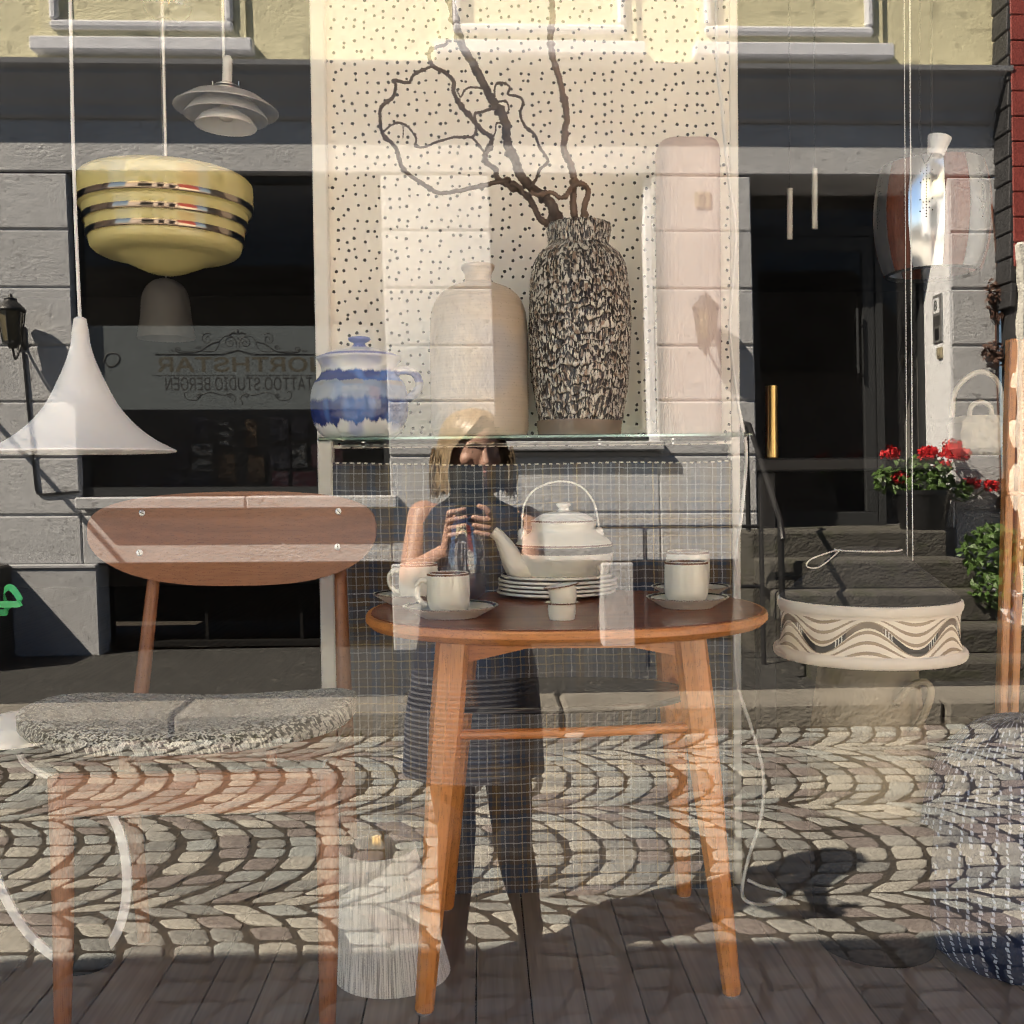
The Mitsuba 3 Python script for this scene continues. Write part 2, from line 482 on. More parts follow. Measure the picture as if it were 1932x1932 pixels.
mat('bark_light', lambda p, n, uv: mix(C(0.115, 0.068, 0.042), C(0.21, 0.14, 0.095), N(p, 90, 2, sz=0.25)), 0.7,
    bump=lambda p, n, uv: N(p, 160, 2, sz=0.3), bscale=0.003)
mat('yellow_glass', lambda p, n, uv: C(0.58, 0.50, 0.20) * (0.92 + 0.12 * N(p, 12, 2)), 0.06, clearcoat=1.0, clearcoat_gloss=0.98, two=True)
mat('mirror_band', (0.35, 0.27, 0.20), 0.08, metal=1.0)
mat('steel', (0.62, 0.62, 0.61), 0.28, metal=1.0)
mat('dull_metal', (0.22, 0.21, 0.20), 0.45)
mat('disc_grey', (0.50, 0.50, 0.50), 0.35)
mat('chrome', (0.78, 0.78, 0.77), 0.12, metal=1.0)
mat('lamp_grey', (0.33, 0.33, 0.33), 0.30, metal=0.6)
mat('brass', (0.78, 0.52, 0.20), 0.22, metal=1.0)
mat('rosewood', wood((0.16, 0.045, 0.022), (0.06, 0.016, 0.010), 'z', 1.4), 0.35)
mat('floor_black', wood((0.055, 0.042, 0.034), (0.030, 0.022, 0.018), 'y'), 0.7, spec=0.2)  # floor behind the boards, dark tone stands in for unlit depth

mat('basket_dark', lambda p, n, uv: C(0.020, 0.017, 0.014) * (0.5 + noise(p.x * 90, p.y * 90, p.z * 260)), 0.7)
mat('clay_tan', lambda p, n, uv: C(0.20, 0.165, 0.105) * (0.8 + 0.4 * N(p, 20, 2)), 0.6)
mat('dark_fabric', (0.018, 0.017, 0.017), 0.9)
mat('green_ribbon', (0.045, 0.42, 0.12), 0.35)
mat('bag_weave', (0.62, 0.58, 0.48), 0.6)
mat('string', (0.72, 0.68, 0.6), 0.8)
# --- street
mat('facade_paint', m_facade, 0.55, bump=b_plaster, bscale=0.006, eps=2e-3)
mat('yellow_plaster', m_yellow, 0.7, bump=b_plaster, bscale=0.008, eps=2e-3)
mat('trim_paint', lambda p, n, uv: C(0.60, 0.61, 0.65) * (0.9 + 0.15 * N(p, 9, 2)), 0.45)
mat('cornice_paint', lambda p, n, uv: C(0.30, 0.305, 0.32) * (0.85 + 0.25 * N(p, 5, 2)), 0.55)
mat('reveal_white', (0.66, 0.67, 0.69), 0.45)
mat('rough_white', lambda p, n, uv: C(0.62, 0.60, 0.54) * (0.75 + 0.4 * N(p, 14, 3)), 0.8, bump=b_stone, bscale=0.010)
mat('frame_black', (0.012, 0.012, 0.012), 0.45, spec=0.15)
mat('frame_dark', (0.030, 0.032, 0.034), 0.5, spec=0.2)
mat('room_grey', lambda p, n, uv: C(0.17, 0.165, 0.155) * (0.85 + 0.3 * N(p, 3, 2)), 0.85, spec=0.1)
mat('room_shade', lambda p, n, uv: C(0.075, 0.074, 0.072) * (0.8 + 0.4 * N(p, 3, 2)), 0.9, spec=0.1)  # walls and ceiling coloured dark to stand in for the unlit room depth
mat('film', lambda p, n, uv: C(0.085, 0.098, 0.104) * (0.9 + 0.2 * N(p, 3, 2)), 0.30)
mat('ink', (0.010, 0.010, 0.010), 0.5)
mat('gilt', (0.046, 0.041, 0.028), 0.5)
mat('iron', (0.010, 0.010, 0.011), 0.45)
mat('lamp_glass', (0.10, 0.085, 0.05), 0.2)
mat('sign_metal', (0.34, 0.30, 0.20), 0.4, metal=0.3)
mat('asphalt', m_asphalt, 0.75, bump=lambda p, n, uv: noise(p.x * 190, p.y * 190) + fbm(p.x * 40, p.y * 40), bscale=0.006)
mat('step_stone', m_steps, 0.8, bump=b_stone, bscale=0.012)
mat('kerb_stone', stone((0.15, 0.138, 0.118), 1), 0.75, bump=b_stone, bscale=0.010)
for _k, _c in enumerate([(0.222, 0.216, 0.196), (0.162, 0.162, 0.152), (0.275, 0.262, 0.228), (0.150, 0.128, 0.118), (0.212, 0.222, 0.212)]):
    mat(f'cobble_{_k}', stone(_c, _k), 0.62, bump=b_stone, bscale=0.006)
mat('joint_soil', lambda p, n, uv: mix(C(0.012, 0.010, 0.007), C(0.034, 0.026, 0.017), N(p, 40, 2)), 0.95)
mat('red_paint', lambda p, n, uv: C(0.26, 0.050, 0.040) * (0.8 + 0.3 * N(p, 6, 2)), 0.6)
mat('slate_dark', lambda p, n, uv: C(0.030, 0.030, 0.032) * (0.7 + 0.5 * N(p, 6, 2)), 0.6)
mat('print_dark', lambda p, n, uv: mix(C(0.06, 0.055, 0.075), C(0.26, 0.25, 0.29), smoothstep(0.4, 0.7, N(p, 26, 2))), 0.4)
mat('print_warm', lambda p, n, uv: mix(C(0.12, 0.06, 0.03), C(0.62, 0.42, 0.24), smoothstep(0.38, 0.7, N(p, 22, 2))), 0.4)
mat('print_pink', lambda p, n, uv: mix(C(0.34, 0.09, 0.11), C(0.62, 0.42, 0.43), smoothstep(0.4, 0.65, N(p, 30, 2))), 0.4)
mat('print_grey', lambda p, n, uv: mix(C(0.05, 0.05, 0.05), C(0.7, 0.68, 0.62), smoothstep(0.42, 0.62, N(p, 24, 2))), 0.4)
mat('red_petal', (0.48, 0.010, 0.014), 0.6)
mat('leaf', lambda p, n, uv: C(0.055, 0.105, 0.022) * (0.6 + 0.9 * N(p, 40, 2)), 0.5)
mat('leaf_dry', (0.085, 0.042, 0.028), 0.7)
mat('moss', lambda p, n, uv: C(0.085, 0.085, 0.030) * (0.5 + N(p, 60, 2)), 0.9)
mat('pot_black', (0.008, 0.008, 0.009), 0.35)
# --- person
mat('skin', lambda p, n, uv: C(0.40, 0.238, 0.182) * (0.9 + 0.2 * N(p, 40, 2)), 0.5)
mat('lips', (0.40, 0.16, 0.14), 0.4)
mat('hair', lambda p, n, uv: mix(C(0.085, 0.058, 0.032), C(0.31, 0.225, 0.125), noise(p.x * 330, p.y * 330, p.z * 14)), 0.42)
mat('dress', lambda p, n, uv: mix(C(0.012, 0.015, 0.028), C(0.085, 0.09, 0.11), smoothstep(0.62, 0.7, 0.5 + 0.5 * dr.sin(p.z * 420)) * smoothstep(0.90, 0.86, p.z)), 0.85)
mat('tights', (0.010, 0.010, 0.011), 0.8)
mat('phone_black', (0.010, 0.010, 0.011), 0.25)
mat('eye_white', (0.36, 0.33, 0.31), 0.3)
mat('eye_dark', (0.02, 0.02, 0.025), 0.1)
scene['clear_glass'] = {'type': 'dielectric', 'int_ior': 1.5}
scene['pane_glass'] = {'type': 'thindielectric', 'int_ior': 2.4, 'specular_reflectance': {'type': 'rgb', 'value': [0.25, 0.25, 0.25]}}
scene['window_glass'] = {'type': 'thindielectric', 'int_ior': 1.5, 'specular_reflectance': {'type': 'rgb', 'value': [0.30, 0.30, 0.30]}}
scene['thin_glass'] = {'type': 'thindielectric', 'int_ior': 1.5}
scene['shelf_glass'] = {'type': 'dielectric', 'int_ior': 1.5, 'specular_transmittance': {'type': 'rgb', 'value': [0.80, 0.93, 0.89]}}
scene['smoke_glass'] = {'type': 'thindielectric', 'int_ior': 1.6, 'specular_transmittance': {'type': 'rgb', 'value': [0.50, 0.44, 0.46]}}


# ================================================================== the street, opposite the shop (seen as a reflection)
FV = 8.2                         # length of the light's way to the opposite front, by the shop window
FY = 2 * GLASS - FV              # where that front stands
FS = FV / FPX
LEAN = 0.030                     # the old front is out of plumb
_g = [(X, Z) for X in (-4, 0, 4) for Z in (0, 2.5, 5)]


def _world(X, Z):
    py = 905 - (Z - EYE) / FS
    w = pw(905 + X / FS + LEAN * (py - 600), py, FV)
    return w[0], w[2]


_A, _, _, _ = np.linalg.lstsq(np.array([(X, Z, 1) for X, Z in _g], float), np.array([_world(*g) for g in _g]), rcond=None)


def FA(m):
    """From the front's own frame (x along it, y out of it into the street, z up) to the world."""
    m = m.copy()
    v = np.array(m.vertices)
    q = np.stack([v[:, 0], v[:, 2], np.ones(len(v))], 1) @ _A
    m.vertices = np.stack([q[:, 0], FY + v[:, 1], q[:, 1]], 1)
    return m


def fX(px, out=0.0): return (px - 905) * (FV - out) / FPX
def fZ(py, out=0.0): return EYE + (905 - py) * (FV - out) / FPX


def fbox(px0, px1, py0, py1, o0, o1, c=0.0):
    return box(fX(px0), fX(px1), o0, o1, fZ(py0), fZ(py1), c)


def rough_block(px0, px1, py0, py1, o0=-0.30, o1=0.0, c=0.008):
    """A wall block with worn edges and a slightly uneven face."""
    x0, x1, z0, z1 = fX(px0) + 0.002, fX(px1) - 0.002, fZ(py1) + 0.007, fZ(py0) - 0.007
    j = lambda: rng.uniform(-0.003, 0.003)
    return box(x0 + j() * .5, x1 + j() * .5, o0, o1 + j(), z0 + j() * .5, z1 + j() * .5, c + abs(j()))


house = thing('town_house', 'grey and yellow town house with deep dark cornice, reflected in the shop window', 'house')


def hp(name, m, material, smooth=False, **k):
    return part(house, name, FA(m), material, smooth, **k)


ROWS = [327, 432, 540, 648, 753, 857, 966, 1060]
for x0, x1 in ((-560, -120), (-120, 137), (717, 921), (1228, 1416), (1797, 1890)):
    for a, b in zip(ROWS[:-1], ROWS[1:]):
        hp('stone_block', rough_block(x0, x1, a, b), 'facade_paint')
    hp('pier_core', fbox(x0 + 1, x1 - 1, 328, 1058, -0.30, -0.016), 'facade_paint')
for x0, x1, rows in ((137, 717, [946, 966, 1060]), (921, 1228, [848, 857, 966, 1060])):
    for a, b in zip(rows[:-1], rows[1:]):
        hp('stone_block', rough_block(x0, x1, a, b), 'facade_paint')
    hp('pier_core', fbox(x0, x1, rows[0] + 1, 1058, -0.30, -0.016), 'facade_paint')
hp('stone_block', rough_block(1416, 1440, 1003, 1060), 'facade_paint')
# plinth with openings to the cellar
for x0, x1 in ((-560, 166), (714, 774), (1112, 1174), (1400, 1890)):
    hp('plinth', fbox(x0, x1, 1062, 1240, -0.34, 0.035, 0.012), 'facade_paint')
hp('cellar_room', cat(fbox(-560, 1890, 1062, 1250, -2.6, -2.55), fbox(-560, 1890, 1055, 1061, -2.55, -0.31)), 'room_grey')
hp('plinth_ledge', fbox(-560, 166, 1058, 1066, -0.02, 0.05, 0.008), 'facade_paint')
for x0, x1 in ((166, 714), (774, 1112), (1174, 1400)):
    w = hp('cellar_window', cat(fbox(x0, x1, 1064, 1071, -0.26, -0.20), fbox(x0, x1, 1212, 1222, -0.26, -0.16), fbox(x0, x0 + 6, 1070, 1213, -0.255, -0.205), fbox(x1 - 6, x1, 1070, 1213, -0.255, -0.205)), 'frame_black')
    for q in np.linspace(x0, x1, max(3, int((x1 - x0) / 110)))[1:-1]:
        part(w, 'bar', FA(fbox(q - 3, q + 3, 1071, 1212, -0.25, -0.225)), 'frame_black')
# lintel, frieze, cornice
hp('lintel', fbox(-560, 1890, 215, 325, -0.30, 0.004, 0.01), 'facade_paint')
prof = [(-0.30, 4.24), (0.012, 4.24), (0.02, 4.20), (0.05, 4.22), (0.06, 4.29), (0.10, 4.32), (0.13, 4.40), (0.19, 4.46), (0.205, 4.475), (0.205, 4.505), (0.265, 4.525), (0.275, 4.56), (0.02, 4.615), (-0.30, 4.615)]
cor = extrude(Polygon(prof), fX(1890) - fX(-560))
cor.apply_transform(np.array([[0, 0, 1, fX(-560)], [1, 0, 0, 0], [0, 1, 0, 0], [0, 0, 0, 1.0]]))
cor.fix_normals()
hp('cornice', cor, 'cornice_paint')
hp('upper_wall', box(fX(-560), fX(1905), -0.34, -0.02, 4.62, 7.9), 'yellow_plaster')
hp('eave', box(fX(-580), fX(1910), -0.3, 0.35, 7.9, 8.05), 'trim_paint')
roof = extrude(Polygon([(0.40, 8.05), (-3.5, 10.6), (-7.0, 8.05)]), fX(1905) - fX(-560))
roof.apply_transform(np.array([[0, 0, 1, fX(-560)], [1, 0, 0, 0], [0, 1, 0, 0], [0, 0, 0, 1.0]])); roof.fix_normals()
hp('roof', roof, 'slate_dark')
for s0, s1, f0, f1 in ((88, 492, 121, 456), (826, 1220, 862, 1186), (1311, 1687, 1333, 1654)):
    a = hp('window_apron', cat(fbox(s0 + 12, f0 - 1, -120, 82, -0.03, 0.012), fbox(f1 + 1, s1 - 14, -120, 82, -0.03, 0.012), fbox(s0 + 12, s1 - 14, 64, 83, -0.03, 0.014)), 'yellow_plaster')
    part(a, 'sill', FA(fbox(s0, s1, 85, 110, -0.03, 0.10, 0.01)), 'trim_paint')
    part(a, 'moulding', FA(fbox(f0, f1, 50, 66, -0.02, 0.055, 0.018)), 'trim_paint')
    part(a, 'moulding', FA(fbox(f0, f0 + 15, -120, 50, -0.02, 0.055, 0.018)), 'trim_paint')
    part(a, 'moulding', FA(fbox(f1 - 15, f1, -120, 50, -0.02, 0.055, 0.018)), 'trim_paint')
    up = hp('upper_window', fbox(f0 + 18, f1 - 18, -480, -125, -0.02, 0.02), 'trim_paint')
    part(up, 'pane', FA(fbox(f0 + 34, f1 - 34, -464, -150, 0.012, 0.025)), 'frame_black')
    part(a, 'window_ledge', FA(fbox(s0 + 6, s1 - 6, -142, -122, -0.02, 0.16, 0.01)), 'trim_paint')

def fsheet(px0, px1, py0, py1, o, off=0.0):
    x0, x1, z0, z1 = fX(px0, off), fX(px1, off), fZ(py1, off), fZ(py0, off)
    return FA(trimesh.Trimesh([(x0, o, z0), (x1, o, z0), (x1, o, z1), (x0, o, z1)], [[0, 2, 1], [0, 3, 2]], process=False))


# ---- the studio's window
win = hp('shop_front_window', cat(fbox(137, 717, 328, 338, -0.16, -0.08), fbox(137, 149, 338, 914, -0.16, -0.08), fbox(705, 717, 338, 914, -0.16, -0.08), fbox(137, 717, 914, 930, -0.17, -0.06)), 'frame_dark')
scene[f'{win}__pane'] = mikit.ply(FA(trimesh.Trimesh([(fX(149), -0.127, fZ(914)), (fX(705), -0.127, fZ(914)), (fX(705), -0.127, fZ(338)), (fX(149), -0.127, fZ(338))], [[0, 2, 1], [0, 3, 2]], process=False)), 'window_glass')
part(win, 'sill', FA(cat(fbox(140, 452, 932, 955, -0.17, 0.15, 0.012), fbox(453.5, 732, 931, 955, -0.17, 0.15, 0.012))), 'facade_paint')
part(win, 'film', FA(fbox(152, 702, 607, 766, -0.123, -0.120)), 'film')


def room(px0, px1, py0, py1, o0, o1):
    x0, x1, z0, z1 = fX(px0), fX(px1), fZ(py1), fZ(py0)
    t = 0.02
    return cat(box(x0 - t, x1 + t, o0 - t, o0, z0 - t, z1 + t), box(x0 - t, x0, o0, o1, z0, z1), box(x1, x1 + t, o0, o1, z0, z1),
               box(x0 - t, x1 + t, o0, o1, z0 - t, z0), box(x0 - t, x1 + t, o0, o1, z1, z1 + t))


hp('dark_room', room(-40, 880, 300, 1050, -5.0, -0.31), 'room_grey')


def wz(zx, zy, out):
    """From my enlarged view of the studio window to its own frame at depth 'out'."""
    px, py = (180 + zx / 3.019) * .7728, (780 + zy / 3.019) * .7728
    px -= LEAN * (py - 600)
    return fX(px, out), fZ(py, out)


ink = []
INK0 = -0.119


def flat(pts, w=0.005):
    q = [(wz(x, y, INK0)) for x, y in pts]
    return tube([(x, INK0, z) for x, z in q], w / 2, n=5, k=5)


def spiral(cx, cy, r, turns, a0, sgn, tail=None):
    a = np.linspace(0, turns * 2 * np.pi, int(10 * turns) + 2)
    rr = r * (1 - a / a[-1] * 0.86)
    return [(cx + q * math.cos(a0 + sgn * b), cy + q * math.sin(a0 + sgn * b)) for q, b in zip(rr, a)]


for s in (-1, 1):
    X = lambda v: 1183 + s * v
    fl = lambda pts, w=0.005: ink.append(flat([(X(x), y) for x, y in pts], w))
    fl(spiral(55, 155, 46, 1.6, math.pi * 0.95, 1))
    fl(spiral(222, 128, 44, 1.5, -2.3, 1))
    fl([(10, 190), (14, 150), (40, 112), (90, 108), (128, 140), (140, 180), (170, 215), (230, 222), (260, 214)], 0.005)
    fl([(140, 150), (200, 168), (270, 214), (330, 228), (400, 230), (440, 222), (455, 198)], 0.008)
    fl(spiral(284, 192, 20, 1.3, 0.5, -1))
    fl(spiral(432, 204, 22, 1.3, 0.5, -1))
    fl([(470, 222), (482, 206)], 0.008); fl([(490, 224), (505, 208)], 0.006)
    fl([(5, 92), (30, 84), (52, 92), (60, 104)], 0.009)
    fl([(0, 210), (60, 226), (110, 238), (180, 241), (330, 241), (600, 241)], 0.006)
    fl([(0, 218), (60, 234), (110, 247), (180, 249), (330, 249), (600, 249)], 0.003)
    fl([(30, 590), (18, 560), (50, 530), (110, 540), (200, 520), (270, 540), (300, 575), (370, 570), (390, 530), (372, 514), (356, 524)], 0.005)
    fl(spiral(285, 540, 20, 1.2, 0.4, 1)); fl(spiral(60, 545, 20, 1.2, 3.4, 1))
    for q in range(9):
        x = 240 + q * 17
        d = wz(X(290 + q * 13), 222 - 0.5 * q, INK0)
        ink.append(moved(trimesh.creation.icosphere(1, 0.0035), d[0], INK0, d[1]))
ink.append(flat([(1183, 58), (1183, 84)], 0.012)); ink.append(flat([(1183, 116), (1183, 124)], 0.012)); ink.append(flat([(1212, 592), (1212, 606)], 0.010))
ink.append(flat([(560, 397), (900, 397), (1168, 397)], 0.004)); ink.append(flat([(1235, 397), (1500, 397), (1780, 397)], 0.004))
ink.append(flat([(210, 300), (240, 240), (300, 235), (330, 270), (300, 320), (250, 330), (225, 300)], 0.010))
part(win, 'ornament', FA(cat(*ink)), 'ink')


def lettering(text, zx0, zx1, zy0, zy1, bold):
    """Reads from the street, so it stands mirrored in the shop window."""
    m = meshkit.text_mesh(text, 1.0, 0.02, bold)
    b = m.bounds
    (xl, zt), (xr, zb) = wz(zx0, zy0, INK0), wz(zx1, zy1, INK0)
    v = np.array(m.vertices)
    cap = 1.0
    u, w = (v[:, 0] - b[0, 0]) / (b[1, 0] - b[0, 0]), v[:, 1] / cap
    m.vertices = np.stack([xr + (xl - xr) * u, INK0 - 0.001 + v[:, 2] * 0.05, zb + (zt - zb) * w], 1)
    m.fix_normals()
    return FA(m)


part(win, 'lettering', lettering('NORTHSTAR', 600, 1840, 264, 366, True), 'gilt')
part(win, 'lettering', lettering('TATTOO STUDIO BERGEN', 655, 1730, 410, 505, False), 'ink')
# pictures standing on a dark shelf inside
PD = -1.30
for x0, y0, x1, y1, m_ in ((850, 700, 975, 865, 'print_dark'), (1050, 735, 1165, 920, 'print_grey'), (1235, 720, 1330, 925, 'print_warm'), (1425, 700, 1560, 875, 'print_dark'), (1580, 700, 1705, 875, 'print_dark'),
                           (850, 897, 1008, 1100, 'print_grey'), (700, 905, 835, 1080, 'print_dark'), (1045, 978, 1170, 1180, 'print_warm'), (1260, 978, 1385, 1180, 'print_warm'), (1420, 920, 1570, 1080, 'print_dark'),
                           (1582, 897, 1700, 1075, 'print_grey'), (1722, 905, 1855, 1075, 'print_pink'), (640, 1110, 795, 1230, 'print_dark'), (830, 1110, 990, 1230, 'print_dark'), (425, 1115, 610, 1230, 'print_dark'),
                           (1435, 1105, 1560, 1228, 'print_pink'), (1588, 1105, 1765, 1228, 'print_pink'), (1745, 700, 1835, 850, 'print_dark'), (1870, 905, 1960, 1075, 'print_pink')):
    (a, t), (b_, c_) = wz(x0, y0, PD), wz(x1, y1, PD)
    part(win, 'picture', FA(turned(box(a, b_, PD - 0.004, PD, c_, t), [0, 1, 0], rng.uniform(-1.5, 1.5), ((a + b_) / 2, PD, c_))), m_)
hp('picture_board', room(90, 770, 700, 985, -1.36, -1.30).slice_plane([0, -1.335, 0], [0, -1, 0]), 'room_grey')

# ---- second window
w2 = hp('plain_window', cat(fbox(921, 1214, 328, 345, -0.20, -0.10), fbox(921, 934, 345, 812, -0.20, -0.10), fbox(921, 1209, 812, 830, -0.20, -0.08), fbox(1060, 1070, 345, 812, -0.19, -0.12)), 'frame_dark')
part(w2, 'trim', FA(fbox(1214, 1228, 328, 836, -0.22, -0.05, 0.006)), 'trim_paint')
part(w2, 'pane', fsheet(934, 1060, 345, 812, -0.155), 'window_glass')
part(w2, 'pane', fsheet(1070, 1209, 345, 812, -0.155), 'window_glass')
part(w2, 'sill', FA(fbox(912, 1236, 830, 848, -0.2, 0.10, 0.01)), 'facade_paint')
hp('dark_room', room(890, 1228, 315, 1050, -5.0, -0.312), 'room_grey')

# ---- door in its deep recess
RD = -0.49


def dbox(px0, px1, py0, py1, o0, o1, c=0.0):
    o = RD
    return box(fX(px0, o), fX(px1, o), o0, o1, fZ(py0, o), fZ(py1, o), c)


door = hp('door', cat(dbox(1404, 1427, 467, 967, RD - .05, RD, .004), dbox(1627, 1650, 467, 967, RD - .05, RD, .004), dbox(1404, 1650, 441, 467, RD - .05, RD, .004), dbox(1404, 1650, 967, 996, RD - .05, RD, .004)), 'frame_dark')
part(door, 'pane', fsheet(1427, 1627, 467, 967, RD - .025, RD), 'window_glass')
hp('hallway', room(1400, 1800, 290, 1000, -5.5, RD - .065), 'room_grey')
part(door, 'handle', FA(cat(tube([(fX(1612, RD), RD + .05, fZ(690)), (fX(1612, RD), RD + .05, fZ(560))], 0.012, n=8), tube([(fX(1612, RD), RD, fZ(675)), (fX(1612, RD), RD + .05, fZ(675))], 0.008, n=6), tube([(fX(1612, RD), RD, fZ(575)), (fX(1612, RD), RD + .05, fZ(575))], 0.008, n=6))), 'frame_dark')
hp('door_frame', cat(dbox(1404, 1760, 423, 440, RD - .06, RD + .01), dbox(1651, 1664, 441, 996, RD - .06, RD + .015), dbox(1736, 1760, 441, 996, RD - .06, RD + .01), dbox(1395, 1403, 300, 996, RD - .06, RD + .01)), 'frame_dark')
part(house, 'sidelight', fsheet(1665, 1735, 441, 996, RD - .035, RD), 'window_glass')
part(house, 'transom_light', fsheet(1404, 1760, 300, 422, RD - .035, RD), 'window_glass')
hp('reveal', box(fX(1794), fX(1798), RD - 0.06, -0.004, fZ(998), fZ(329)), 'reveal_white')
hp('reveal', box(fX(1412), fX(1415), RD - 0.06, -0.302, fZ(998), fZ(329)), 'facade_paint')
hp('recess_ceiling', box(fX(1412), fX(1798), RD - 0.06, -0.302, fZ(328), fZ(320)), 'facade_paint')
for x0, x1 in ((137, 717), (921, 1228)):
    hp('window_lintel', fbox(x0 - 2, x1 + 2, 318, 326, -0.34, -0.305), 'facade_paint')

ic = thing('door_intercom', 'grey intercom panel with button and speaker slots on the white door reveal', 'intercom')
ix = fX(1794) - 0.012
part(ic, 'case', FA(box(ix, fX(1794), -0.29, -0.12, 2.53, 2.92, .006)), 'lamp_grey')
part(ic, 'number_plate', FA(box(ix - .003, ix + .001, -0.265, -0.165, 2.77, 2.89)), 'reveal_white')
for q in range(6):
    part(ic, 'slot', FA(box(ix - .003, ix + .001, -0.27, -0.15, 2.67 + .014 * q, 2.676 + .014 * q)), 'frame_black')
part(ic, 'name_plate', FA(box(ix - .003, ix + .001, -0.25, -0.17, 2.555, 2.65)), 'steel')
m = meshkit.text_mesh('8', 0.075, 0.003, True)
m.apply_transform(np.array([[0, 0, -1, ix - .003], [-1, 0, 0, -0.188], [0, 1, 0, 2.795], [0, 0, 0, 1.0]])); m.fix_normals()
part(ic, 'numeral', FA(m), 'ink')
single('door_bell', FA(cat(box(fX(1794) - .02, fX(1794), -0.21, -0.13, 2.40, 2.49, .005), box(fX(1794) - .03, fX(1794) - .019, -0.19, -0.15, 2.42, 2.47, .003))), 'sign_metal', 'small brass coloured key box under the intercom on the white door reveal', 'key box')
npl = thing('house_number_sign', 'small square house number plate reading 8 on the pier beside the door', 'sign')
part(npl, 'plate', FA(fbox(1308, 1338, 358, 387, 0.0, 0.012, .003)), 'sign_metal')
m = meshkit.text_mesh('8', 0.075, 0.003, True)
c0 = m.bounds.mean(0)
m.apply_translation([-c0[0], -c0[1], 0])
m.apply_transform(np.array([[-1, 0, 0, fX(1323)], [0, 0, 1, 0.012], [0, 1, 0, fZ(372.5)], [0, 0, 0, 1.0]])); m.fix_normals()
part(npl, 'numeral', FA(m), 'ink')


def lantern(px, py, label, cable=None):
    o = 0.17
    k = thing('wall_lantern', label, 'lantern', None)
    x, z = fX(px, o), fZ(py, o)
    T = lambda m: FA(moved(m, x, o, z))
    part(k, 'roof', T(lathe(smooth_prof([(0.105, 0.11), (0.105, 0.125), (0.085, 0.15), (0.06, 0.175), (0.045, 0.19), (0.045, 0.205), (0.02, 0.215), (0.012, 0.235), (0.0, 0.245)], 3), 12)), 'iron', 40)
    bars = []
    for q in range(6):
        a = q * math.pi / 3 + 0.5
        bars.append(tube([(0.066 * math.cos(a), 0.066 * math.sin(a), -0.12), (0.096 * math.cos(a), 0.096 * math.sin(a), 0.11)], 0.006, n=5, k=1))
    part(k, 'cage', T(cat(*bars, lathe([(0.0, -0.17), (0.03, -0.165), (0.04, -0.14), (0.075, -0.13), (0.075, -0.115), (0.0, -0.115)], 6))), 'iron')
    part(k, 'glass', T(turned(lathe([(0.0, -0.115), (0.060, -0.114), (0.088, 0.108), (0.0, 0.11)], 6), [0, 0, 1], 28)), 'lamp_glass')
    part(k, 'bracket', T(cat(tube([(0, -o, -0.06), (0, -o + .05, -0.16), (0, -0.04, -0.24), (0, 0, -0.17)], 0.009, n=6), box(-.035, .035, -o, -o + .012, -.16, .02, .003))), 'iron', 40)
    if cable:
        part(k, 'cable', FA(tube([(fX(a), 0.012, fZ(b)) for a, b in cable], 0.010, n=6, k=4)), 'iron', 40)


lantern(24, 612, 'black wall lantern with trailing cable left of the dark shop window', [(44, 660), (46, 700), (50, 780), (54, 850), (57, 912), (64, 926), (95, 925), (136, 922)])
lantern(1324, 606, 'wall lantern on the pier between the plain window and the door')
# the rod of a sign and a stoop farther left: they throw the slanting shadows on the left pier
rod = thing('sign_bracket', 'black iron sign bracket standing out of the grey wall at far left', 'bracket')
part(rod, 'rod', FA(tube([(fX(-60), 0, fZ(735)), (fX(-60), 0.74, fZ(735))], 0.020, n=8, k=1)), 'iron', 40)
part(rod, 'plate', FA(fbox(-72, -48, 715, 755, 0, 0.012, .003)), 'iron')
single('stone_stoop', FA(box(fX(-300), fX(9), 0.04, 0.80, 0.05, fZ(1057), .015)), 'step_stone', 'dark stone stoop against the grey plinth at far left', 'stoop')

# ---- steps to the door
steps = thing('entrance_steps', 'worn dark stone steps climbing to the recessed black door', 'steps')
SX0, SX1 = 1.93, 3.44
edge = [(-0.62, 0.36, 1.045), (0.355, 0.76, 0.85), (0.755, 1.05, 0.65), (1.045, 1.37, 0.45), (1.365, 1.66, 0.28)]
for k, (o0, o1, zt) in enumerate(edge):
    zb = edge[k + 1][2] - 0.01 if k < 4 else 0.10
    m = box(SX0 + 0.02 * k, SX1 + 0.03 * k, o0 - 0.02, o1, zb if k else 0.1, zt, 0.02)
    m = m.subdivide_to_size(0.11)
    m.vertices += 0.010 * (meshkit.fbm(m.vertices * 7 + k, 3)[:, None] - 0.5) * np.array([1, 1, 1])
    part(steps, 'step', FA(m), 'step_stone', 40)

rail = thing('iron_railing', 'thin black iron railing beside the entrance steps and the cellar window', 'railing')
XR = 1.86
rl = [([(XR + .08, .30, 1.05), (XR + .08, .30, 1.86)], .019), ([(XR - .02, 1.50, .30), (XR - .02, 1.50, 1.17)], .020), ([(XR + .08, .26, 1.86), (XR + .05, .50, 1.84), (XR - .02, 1.50, 1.17), (XR - .03, 1.58, 1.05)], .019),
      ([(1.02, .95, 1.11), (XR, .95, 1.11)], .013), ([(1.02, .95, .69), (XR, .95, .69)], .013), ([(1.05, .95, .13), (1.05, .95, 1.11)], .015), ([(XR, .95, .13), (XR, .95, 1.45)], .017), ([(0.70, .95, 1.11), (1.04, .95, 1.11)], .012)]
for pts, r in rl:
    part(rail, 'bar', FA(tube(pts, r, n=8, k=1)), 'iron', 40)


